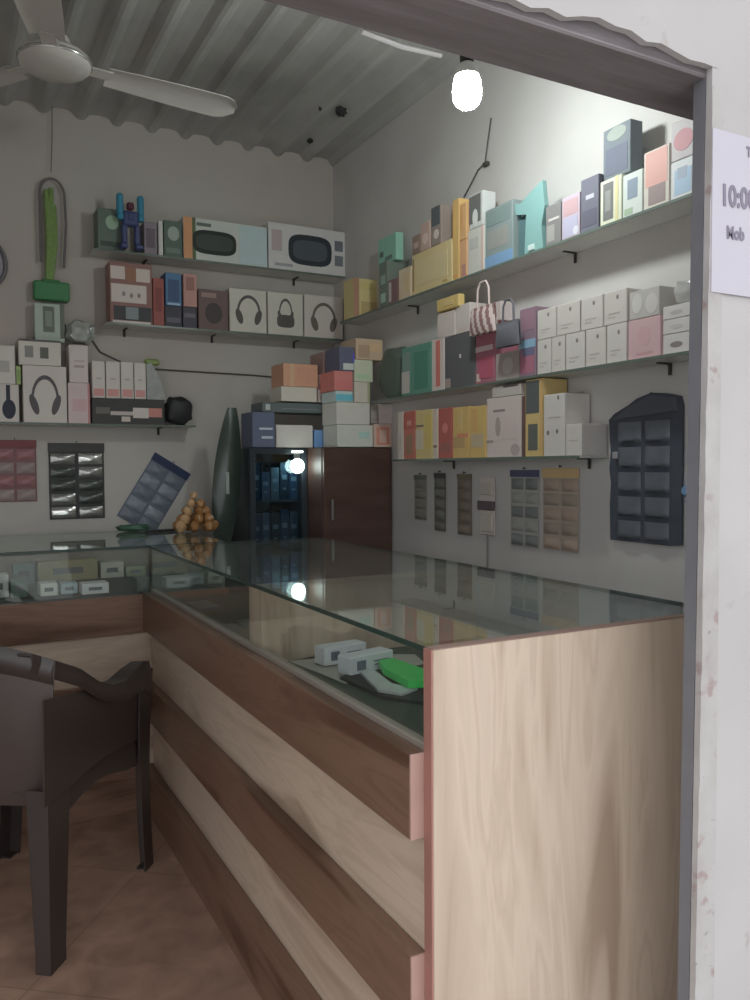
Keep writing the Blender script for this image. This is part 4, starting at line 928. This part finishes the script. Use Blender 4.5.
# ---------------------------------------------------------------- hanging cards and pockets
def card(name, label, wall, quad, rows, cols, body, pocket, header=None, hh=.10, tilt=0, group=None, gloss=.3, hookv=None, offs=.012):
    """sheet hung on the wall with bulging sachets; quad = (u0,v0,u1,v1) in the photo"""
    u0, v0, u1, v1 = quad
    if wall == 'B':
        Y = YB-offs; a, b = ony(u0, v0, Y), ony(u1, v1, Y); um = ony((u0+u1)/2, v0, Y); lo = ony((u0+u1)/2, v1, Y)
        w, h = b.x-a.x, um.z-lo.z; loc = Vector((um.x, YB-.003, lo.z)); rz = 0
    else:
        X = XR-offs; um = onx((u0+u1)/2, v0, X); lo = onx((u0+u1)/2, v1, X); vm = (v0+v1)/2
        w = onx(u0, vm, X).y-onx(u1, vm, X).y; h = um.z-lo.z; loc = Vector((XR-.003, um.y, lo.z)); rz = -PI/2
    o = empty(name, loc, 0, (0, math.radians(tilt), rz)); tag(o, label, 'card' if rows < 9 else 'sheet', group)
    bm = NB(); bx(bm, (0, -.0015, h/2), (w, .0015, h), None, .0004); link('backing_card', bm, body, o)
    zt = h
    if header:
        bm = NB(); bx(bm, (0, -.004, h-h*hh/2), (w*1.02, .003, h*hh), None, .001); link('header', bm, header, o); zt = h*(1-hh)
    pk = pocket if isinstance(pocket, (list, tuple)) else [pocket]
    cw_, ch = w/cols, zt/rows
    for r in range(rows):
        for c in range(cols):
            bm = NB(); rr = random.Random(r*31+c+int(u0))
            def fn(u, v, rr=rr):
                e = (math.sin(u*PI)*math.sin(v*PI))**.5 if 0 < u < 1 and 0 < v < 1 else 0
                return Vector(((u-.5)*cw_*.86, -.003-.011*e*(1+.2*math.sin(u*9+r)*math.cos(v*7+c)), (v-.5)*ch*.80))
            grid(bm, fn, 6, 6, 0)
            p = link('sachet', bm, pk[(r*cols+c*2+r) % len(pk)], o); p.location = ((c+.5-cols/2)*cw_, 0, (rows-r-.5)*ch)
    bm = NB(); tube(bm, [(0, .002, h+.006), (0, -.010, h+.008)], .0025, 6); tube(bm, [(0, -.008, h+.008), (0, -.004, h-.004)], .001, 5); link('nail', bm, M_brk, o)
    return o
GC = 'cards of sachets on the walls'
foil = mat('silver_foil', (0.42, 0.42, 0.40), .22, .5, 40, metal=.6); foil2 = mat('dark_foil', (0.12, 0.13, 0.12), .25, .5, 40, metal=.4); foil3 = mat('bright_foil', (0.75, 0.75, 0.72), .15, .2, metal=.7)
card('sachet_card', 'red and pink card of sachets at the left picture edge of the back wall', 'B', (-8, 440, 37, 502), 4, 2, mat('dull_pink_card', (0.26, 0.13, 0.13), .5), [mat('pink_foil', (0.42, 0.20, 0.21), .3, .3, 30), mat('rose_grey_foil', (0.40, 0.31, 0.31), .3, .3, 30)], mat('crimson_header', (0.26, 0.07, 0.08), .5), .12, group=GC)
card('sachet_card', 'silver foil card of sachets hung straight on the back wall', 'B', (48, 443, 105, 519), 5, 2, mat('black_card', (0.05, 0.05, 0.05), .5), [foil, foil2, foil3, foil2, foil], mat('black_header', (0.06, 0.06, 0.055), .4), .12, group=GC)
card('sachet_card', 'tilted pale blue card of sachets with navy header on the back wall', 'B', (112, 452, 156, 526), 5, 2, mat('slate_card', (0.16, 0.19, 0.24), .5), [mat('blue_grey_foil', (0.22, 0.25, 0.30), .3, .3, 30), mat('pale_blue_foil', (0.34, 0.37, 0.42), .25, .3, 30)], mat('navy_header', (0.035, 0.05, 0.12), .4), .11, tilt=32, group=GC)
RW = 'RF'
card('sachet_card', 'narrow grey-green strip nearest the corner cupboard on the right wall', 'R', (413, 475, 425, 520), 4, 1, pick((96, 94, 86), RW), [pick((84, 84, 78), RW), pick((98, 100, 92), RW)], pick((70, 76, 70), RW), .1, group=GC)
card('sachet_card', 'narrow dark strip with brown lower pocket on the right wall', 'R', (433, 473, 444, 531), 5, 1, pick((72, 66, 64), RW), [pick((76, 78, 72), RW), pick((88, 74, 66), RW)], pick((56, 52, 50), RW), .08, group=GC)
card('sachet_card', 'narrow olive brown strip third from the corner cupboard', 'R', (456, 474, 470, 535), 5, 1, pick((82, 74, 64), RW), [pick((86, 78, 68), RW), pick((80, 70, 62), RW)], pick((78, 74, 56), RW), .08, group=GC)
card('sachet_card', 'long pale card with blue-violet header below the lowest right shelf', 'R', (509, 470, 537, 547), 5, 2, pick((132, 130, 126), 'R'), [pick((96, 100, 98), 'R', .3), pick((124, 124, 120), 'R', .3)], pick((66, 66, 92), 'R'), .09, group=GC)
card('sachet_card', 'long cream card with yellow header hung beside the blue-header card', 'R', (541, 468, 577, 551), 5, 2, pick((136, 124, 112), 'R'), [pick((136, 118, 104), 'R', .4), pick((124, 112, 100), 'R', .4)], pick((168, 140, 92), 'R'), .12, group=GC)
def earphone_hanger():
    X = XR-.01; P = onx(487, 505, X)
    o = tag(empty('earphone_pack', (XR-.003, P.y, P.z), -PI/2), 'pale pack with dark middle band and dangling cord on the right wall', 'pack')
    s = lambda v: onx(487, v, X).z-P.z
    w = onx(479, 500, X).y-onx(495, 500, X).y
    bm = NB(); bx(bm, (0, -.004, (s(478)+s(535))/2), (w*.9, .006, s(478)-s(535)), None, .002); link('backing_card', bm, pick((132, 124, 118), RW), o)
    bm = NB(); bx(bm, (0, -.012, (s(501)+s(510))/2), (w, .014, s(501)-s(510)), None, .003); link('band', bm, pick((66, 56, 60), RW), o)
    bm = NB(); bx(bm, (0, -.01, (s(478)+s(499))/2), (w*.7, .008, (s(478)-s(499))*.6), None, .003); link('blister', bm, pick((126, 120, 112), RW, .25), o)
    bm = NB(); bx(bm, (0, -.01, (s(512)+s(534))/2), (w*.75, .010, (s(512)-s(534))*.8), None, .003); link('blister', bm, pick((126, 120, 112), RW, .25), o)
    bm = NB(); tube(bm, [(0, -.006, s(534)), (.003, -.008, s(550)), (0, -.006, s(574))], .004, 6); link('cord', bm, pick((92, 84, 84), RW), o)
earphone_hanger()
def organiser():
    X = XR-.02
    yl, yr = onx(607, 470, X).y, onx(680, 470, X).y; w = yl-yr
    zb = onx(640, 543, X).z; zt = onx(645, 393, X).z; h = zt-zb
    o = tag(empty('hanging_organiser', (XR-.003, (yl+yr)/2, zb), -PI/2), 'large dark grey hanging organiser with two columns of clear pockets on the right wall', 'organiser')
    md = mat('charcoal_fabric', (0.085, 0.095, 0.12), .8, .2, bump=.2); mp = mat('smoky_pocket', (0.15, 0.165, 0.19), .3, .2, 20)
    out = [(-.47, 0), (.36, 0), (.5, .01), (.5, .90), (.47, .96), (.30, .985), (.10, 1.0), (-.1, .97), (-.22, .93), (-.42, .88), (-.5, .84), (-.485, .7), (-.47, .62), (-.49, .5), (-.465, .4), (-.48, .25)]
    bm = NB(); poly(bm, [(x*w, z*h) for x, z in out], -.010, 0); link('backing', bm, md, o)
    hs = [.83, .66, .49, .325, .16, .01]
    for r in range(5):
        for c in range(2):
            x0, x1 = (-.36, -.03) if c == 0 else (.02, .35)
            z1, z0 = hs[r]-.015, hs[r+1]+.012
            bm = NB()
            def fn(u, v, x0=x0, x1=x1, z0=z0, z1=z1):
                e = (max(0, math.sin(u*PI))*(1-v*.65)*min(1, v*6))**.6
                return Vector(((x0+(x1-x0)*u)*w, -.011-.016*e, (z0+(z1-z0)*v)*h))
            grid(bm, fn, 10, 8, .0015); link('pocket', bm, mp, o)
    bm = NB(); poly(bm, [(x*w, z*h) for x, z in ((-.46, .835), (.46, .87), (.44, .95), (.1, .985), (-.2, .92))], -.014, -.010); link('header', bm, mat('slate_header', (0.12, 0.13, 0.16), .6), o)
    bm = NB(); bx(bm, (-.36*w, -.022, .59*h), (w*.08, .008, h*.05), None, .003); link('pale_tag', bm, mat('pale_tag', (0.42, 0.40, 0.42), .5), o)
    bm = NB(); tube(bm, [(.1*w, .002, h-.004), (.1*w, -.014, h-.002)], .003, 6); link('nail', bm, M_brk, o)
organiser()
# light blue socket knob right of the organiser
P = onx(688, 491, XR)
o = tag(empty('wall_socket', (XR, P.y, P.z), -PI/2), 'small light blue plastic knob on the right wall beside the organiser', 'socket')
bm = NB(); lathe(bm, [(.016, 0), (.016, .01), (.011, .016), (0, .017)], 16, M=Matrix.Rotation(PI/2, 4, 'X')); link('knob', bm, mat('light_blue_plastic', (0.22, 0.38, 0.62), .4), o)
bm = NB(); bx(bm, (0, -.002, 0), (.045, .004, .07), None, .001); link('back_plate', bm, mat('grey_plate', (0.45, 0.46, 0.5), .5), o)

# green strap and its box on the back wall
def green_hanger():
    Y = YB-.03
    q = lambda u, v: ony(u, v, Y)
    P = q(50, 292); o = tag(empty('lanyard', P), 'bright green strap hanging from a wire loop on the back wall', 'strap')
    R_ = lambda u, v: q(u, v)-P
    bm = NB(); tube(bm, [R_(52, 106), R_(52, 140), R_(51, 172)], .0025, 6)
    c0 = R_(52, 196); pts = []
    rr = (R_(65, 196).x-R_(40, 196).x)/2
    for t in range(21): A = PI*t/20; pts.append(Vector((c0.x+rr*math.cos(A), 0, c0.z+rr*1.45*math.sin(A))))
    pts = [R_(64, 268), R_(66, 225)]+pts+[R_(40, 225), R_(41, 262)]
    tube(bm, pts, .006, 8); link('wire_loop', bm, mat('grey_wire', (0.20, 0.19, 0.19), .5), o)
    mg = mat('green_strap', (0.26, 0.40, 0.14), .6, .25, 60)
    bm = NB()
    for (a, b_) in (((46, 190), (49, 282)), ((51, 188), (47, 282)), ((54, 205), (51, 282))):
        A, B = R_(*a), R_(*b_); Mx = (A+B)/2+Vector((.006, -.012, 0))
        n_ = 10; L_ = [A.lerp(Mx, t/n_*2) if t <= n_/2 else Mx.lerp(B, (t-n_/2)/n_*2) for t in range(n_+1)]
        tube(bm, L_, [.010+.006*math.sin(t/n_*PI) for t in range(n_+1)], 8)
    link('strap', bm, mg, o)
    bm = NB(); a, b_ = R_(33, 300), R_(69, 284); bx(bm, ((a.x+b_.x)/2, -.005, (a.z+b_.z)/2), (b_.x-a.x, .05, b_.z-a.z), None, .012, seg=3); bx(bm, ((a.x+b_.x)/2, -.005, b_.z), ((b_.x-a.x)*.5, .03, .02), None, .006)
    link('green_holder', bm, mat('green_holder', (0.08, 0.28, 0.12), .4), o)
green_hanger()
carton('phone_box', 'pale green carton with a dark window directly under the green strap', 'box', 'B', 35, 64, 303, 1.0, (98, 108, 100), [], depth=.1, off=.02) if False else None
def hang_box():
    Y = YB-.07; a, b = ony(35, 338, Y), ony(64, 302, Y); w, h = b.x-a.x, b.z-a.z
    zb = top((None, spot('B', 18, 61, 340, 0)[2]), 0)
    bm = NB(); bx(bm, (0, .03, h/2), (w, .06, h), None, .003)
    o = link('phone_box', bm, pick((98, 108, 100), 'B')); o.location = ((a.x+b.x)/2, Y, zb+.004)
    tag(o, 'pale green carton with a dark window directly under the green strap', 'box')
    bm, ms = art_mesh([('r', .28, .66, .25, .92, (62, 68, 62)), ('r', .36, .58, .4, .8, (76, 84, 78)), ('r', .85, 1, .1, 1, (62, 66, 60))], w, h, 'B'); link('front_print', bm, ms, o)
hang_box()
# wall clock at the left edge of the picture
def clock():
    Y = YB-.02; P = ony(8, 265, Y); r = (ony(4, 240, Y).z-ony(4, 290, Y).z)*.62
    o = tag(empty('wall_clock', (P.x-r, YB-.002, P.z), 0), 'round wall clock with dark rim at the left edge of the back wall', 'clock')
    Mx = Matrix.Rotation(PI/2, 4, 'X')
    bm = NB(); lathe(bm, [(r*.86, 0), (r*.98, 0), (r, .012), (r*.97, .026), (r*.9, .03), (r*.87, .02), (r*.86, .01)], 48, M=Mx); link('rim', bm, mat('dark_clock_rim', (0.20, 0.19, 0.21), .4), o)
    bm = NB(); lathe(bm, [(0, .004), (r*.87, .004), (r*.87, .013), (0, .013)], 48, M=Mx); link('dial', bm, mat('pale_dial', (0.46, 0.45, 0.50), .5), o)
    for a, L_, w in ((50, .5, .010), (160, .72, .006)):
        bm = NB(); bx(bm, (0, -.0145, r*L_/2), (w, .002, r*L_)); link('clock_hand', bm, M_brk, o, Matrix.Rotation(math.radians(a), 4, 'Y'))
clock()
# wire and hook on the right wall near the bulb
bm = NB(); pts = [onx(u, v, XR-.008) for u, v in ((491, 118), (488, 140), (485, 163), (478, 170), (471, 184), (464, 197))]
tube(bm, pts, .003, 6); o = tag(link('wall_wire', bm, mat('thin_dark_wire', (0.10, 0.10, 0.10), .6)), 'thin bent wire on the upper right wall below the bulb', 'wire')
bm = NB(); q = onx(486, 164, XR-.012); bx(bm, q, (.02, .03, .016), None, .004); link('wire_clip', bm, M_brk, o)
# dark clumps hanging under the roof sheet
for u, v, s, l in ((341, 108, .05, 'largest dark clump of cobweb under the roof sheets'), (322, 106, .028, 'small dark cobweb clump left of the largest one under the roof'), (310, 139, .028, 'small dark cobweb clump nearest the room corner under the roof')):
    P = onz(u, v, ZC-.01); lump('cobweb_clump', l, 'cobweb', P-Vector((0, 0, s*.8)), (s*1.3, s, s*.95), mat('sooty_web', (0.05, 0.05, 0.05), .95), seed=int(u), amp=.3)

# ---------------------------------------------------------------- on and in the back counter
def amber_pile():
    P = onz(197, 543, 1.007); Y = 3.62; a, b = ony(176, 540, Y), ony(217, 540, Y); w = b.x-a.x; h = ony(194, 489, Y).z-1.007
    o = tag(empty('sweet_packet_pile', ((a.x+b.x)/2, Y+.02, 1.007)), 'cone of shiny amber plastic packets standing on the back counter', 'packets')
    rr = random.Random(3); ms = [mat('amber_film', (0.40, 0.20, 0.075), .2, .3, 30, spec=.7), mat('pale_amber_film', (0.60, 0.38, 0.20), .15, .3, 30, spec=.8)]
    n = 0
    for lvl, (rad, cnt) in enumerate(((.42, 7), (.33, 6), (.24, 5), (.14, 3), (.03, 1))):
        for k in range(cnt):
            A = 2*PI*k/cnt+lvl*.6; s = w*.30*(1-lvl*.08)
            bm = NB(); b2 = bmesh.new(); bmesh.ops.create_icosphere(b2, subdivisions=2, radius=.5)
            for v in b2.verts:
                v.co = Vector((v.co.x*s, v.co.y*s*.7, v.co.z*s*.95))*(1+rr.uniform(-.13, .13))
            merge(bm, b2, 0, False)
            p = link('packet', bm, ms[(k+lvl) % 3 % 2], o); p.location = (rad*w*math.cos(A), rad*w*.7*math.sin(A), s*.5+lvl*h*.185); p.rotation_euler = (rr.uniform(-.3, .3), rr.uniform(-.5, .5), A)
amber_pile()
P = onz(152, 533, 1.007)
lump('cloth_packet', 'small green packet lying at the back edge of the back counter', 'packet', (P.x-.05, 3.86, 1.0065), (.16, .09, .035), mat('green_packet', (0.07, 0.16, 0.11), .4), seed=21, amp=.1)
bm = NB(); tube(bm, [(-.09, 0, .006), (.0, 0, .006), (.07, 0, .006), (.085, 0, .006)], [.005, .006, .006, .002], 8); o = link('marker_pen', bm, mat('black_pen', (0.03, 0.03, 0.03), .3)); o.location = (P.x+.06, 3.74, 1.0065); o.rotation_euler = (0, 0, .25)
tag(o, 'black pen lying beside the green packet on the back counter', 'pen')
def in_case(name, label, cat, u0, u1, vt, vb, rgb, m=None, depth=.08, dz=.80, ref='B', group=None, off=0):
    q = onz((u0+u1)/2, vb, dz+.001); Y = min(max(q.y, YC+.05)+off, 3.90-depth)
    a, b = ony(u0, vb, Y), ony(u1, vb, Y); h = max(.015, ony((u0+u1)/2, vt, Y).z-dz-.002)
    h = min(h, .17)
    bm = NB(); bx(bm, (0, depth/2, h/2), (b.x-a.x, depth, h), None, .002); c = tuple(min(.8, x/lin(62)*.34) for x in lrgb(rgb))
    o = link(name, bm, m or mat('case_%02x%02x%02x' % rgb, c, .5)); o.location = ((a.x+b.x)/2, Y, dz+.001)
    tag(o, label, cat, group)
    bm = NB(); bx(bm, (0, -.0008, h*.5), ((b.x-a.x)*.5, .001, h*.3)); link('front_print', bm, mat('grey_print', (0.18, 0.19, 0.19), .6), o)
    return o
GB = 'goods inside the back display counter'
for r in ((('charger_box'), 'pale carton at the left picture edge inside the back counter', -14, 9, 575, 598, (88, 86, 84)),
          ('cable_pack', 'dark green pouch second from the left inside the back counter', 11, 28, 577, 598, (36, 44, 40)),
          ('charger_box', 'light grey low carton in front of the olive carton', 40, 58, 583, 596, (92, 92, 88)),
          ('charger_box', 'blue-grey carton in the middle row inside the back counter', 61, 78, 583, 594, (72, 80, 82)),
          ('charger_box', 'brightest white carton right of the blue-grey carton', 82, 109, 583, 594, (108, 106, 98)),
          ('cable_pack', 'small near-black pouch at the right end inside the back counter', 137, 150, 578, 592, (34, 36, 34))):
    in_case(r[0], r[1], 'box', *r[2:6], r[6], group=GB)
for r in (('storage_box', 'long olive brown carton standing behind the white cartons in the back counter', 38, 98, 560, 582, (70, 66, 50)),
          ('charger_box', 'grey-white pack behind the brightest white carton', 101, 124, 562, 582, (86, 84, 78)),
          ('cable_pack', 'olive green pack near the right end inside the back counter', 126, 146, 566, 582, (60, 62, 48)),
          ('cable_pack', 'slate pouch behind the left cartons inside the back counter', 13, 35, 564, 582, (48, 56, 56))):
    in_case(r[0], r[1], 'box', *r[2:6], r[6], off=.2, group=GB)

# ---------------------------------------------------------------- inside the right counter
DZ = .801
def flat(name, label, cat, pts, th, m, dz=DZ, group=None):
    P = [onz(u, v, dz) if u > 9 else Vector((u, v, dz)) for u, v in pts]
    if P[0].y < 2.2:
        for p in P: p.y = min(p.y, 1.93)
    c = sum(P, Vector())/len(P)
    bm = NB(); b2 = bmesh.new(); n = len(P)
    a = [b2.verts.new((p.x-c.x, p.y-c.y, 0)) for p in P]; b = [b2.verts.new((p.x-c.x, p.y-c.y, th)) for p in P]
    b2.faces.new(a); b2.faces.new(b[::-1])
    for k in range(n): b2.faces.new((a[k], a[(k+1) % n], b[(k+1) % n], b[k]))
    bmesh.ops.recalc_face_normals(b2, faces=b2.faces); merge(bm, b2)
    o = link(name, bm, m); o.location = (c.x, c.y, dz); return tag(o, label, cat, group)
paper = mat('grey_paper', (0.42, 0.40, 0.35), .8)
flat('paper_sheet', 'beige paper sheet spread under the white boxes inside the right counter', 'paper', [(290, 662), (330, 648), (415, 655), (425, 664), (345, 684)], .002, paper)
flat('paper_sheet', 'pale paper leaning near the partition inside the right counter', 'paper', [(282, 648), (322, 632), (336, 648), (300, 655)], .003, mat('pale_paper', (0.5, 0.48, 0.43), .8), DZ+.0025)
def white_box(u0, u1, v0, v1, label, dz=DZ+.004, rz=0, Y=1.7):
    a, b = ony(u0, v1, Y), ony(u1, v1, Y); w = b.x-a.x; h = ony((u0+u1)/2, v0, Y).z-dz; h = min(max(h, .03), .045)
    bm = NB(); bx(bm, (0, .025, h/2), (w, .05, h), None, .002); o = link('accessory_box', bm, mat('white_card', (0.72, 0.74, 0.76), .5)); o.location = ((a.x+b.x)/2, Y, dz); o.rotation_euler = (0, 0, rz)
    tag(o, label, 'box', 'white accessory boxes in the right counter')
    bm = NB(); bx(bm, (-w*.25, -.0006, h*.5), (w*.2, .001, h*.5)); bx(bm, (w*.2, -.0006, h*.6), (w*.35, .001, h*.06)); bx(bm, (w*.2, -.0006, h*.4), (w*.3, .001, h*.05)); link('label_patch', bm, mat('slate_print', (0.16, 0.18, 0.22), .6), o)
white_box(347, 397, 634, 662, 'larger white box with slate label lying nearer the doorway in the right counter', rz=.22, Y=1.715)
white_box(323, 368, 627, 648, 'smaller white box lying behind the larger one in the right counter', rz=.12, Y=1.83)
flat('cloth_pouch', 'flat black pouch under the green pack inside the right counter', 'pouch', [(340, 680), (375, 664), (426, 672), (430, 706), (385, 700)], .008, mat('black_cloth', (0.03, 0.035, 0.03), .8))
flat('earphone_pack', 'clear silver pack tucked under the bright green pack', 'pack', [(360, 674), (369, 668), (392, 686), (418, 690), (402, 696), (378, 692)], .006, mat('silver_film', (0.55, 0.58, 0.57), .2, .3), DZ+.009)
o = flat('cable_pack', 'bright green pack inside the right counter near its end panel', 'pack', [(379, 667), (392, 664), (425, 676), (424, 688), (408, 688), (384, 675)], .016, mat('bright_green_plastic', (0.05, 0.62, 0.12), .4), DZ+.016)
flat('reflection_sheet', 'grey sheet added for reflections in the counter top near the end panel', 'paper', [(1.02, 1.40), (1.24, 1.44), (1.22, 1.55), (1.0, 1.51)], .003, paper)  # flat sheet added where the top glass mostly shows reflections
flat('phone_cover', 'pale phone cover lying deep inside the right counter', 'cover', [(1.12, 1.62), (1.2, 1.60), (1.24, 1.76), (1.16, 1.78)], .008, mat('pale_cover', (0.38, 0.40, 0.38), .4))
flat('reflection_sheet', 'long sheet added for reflections towards the shopkeeper side of the right counter', 'paper', [(1.15, 1.2), (1.34, 1.22), (1.33, 1.34), (1.14, 1.31)], .003, mat('reflection_sheet_tone', (0.45, 0.38, 0.34), .7))  # second sheet added in place of reflections in the glass
for k, (u, v, rgb, l) in enumerate(((.82, 2.85, (0.12, 0.15, 0.16), 'slate phone cover in the far bay of the right counter'), (.86, 2.42, (0.07, 0.11, 0.10), 'dark green phone cover beside the partition in the right counter'), (1.02, 2.66, (0.16, 0.18, 0.19), 'grey phone cover deep in the far bay of the right counter'))):
    flat('phone_cover', l, 'cover', [(u-.04, v-.08), (u+.04, v-.07), (u+.035, v+.08), (u-.045, v+.07)], .01, mat('phone_cover_plastic', rgb, .3))
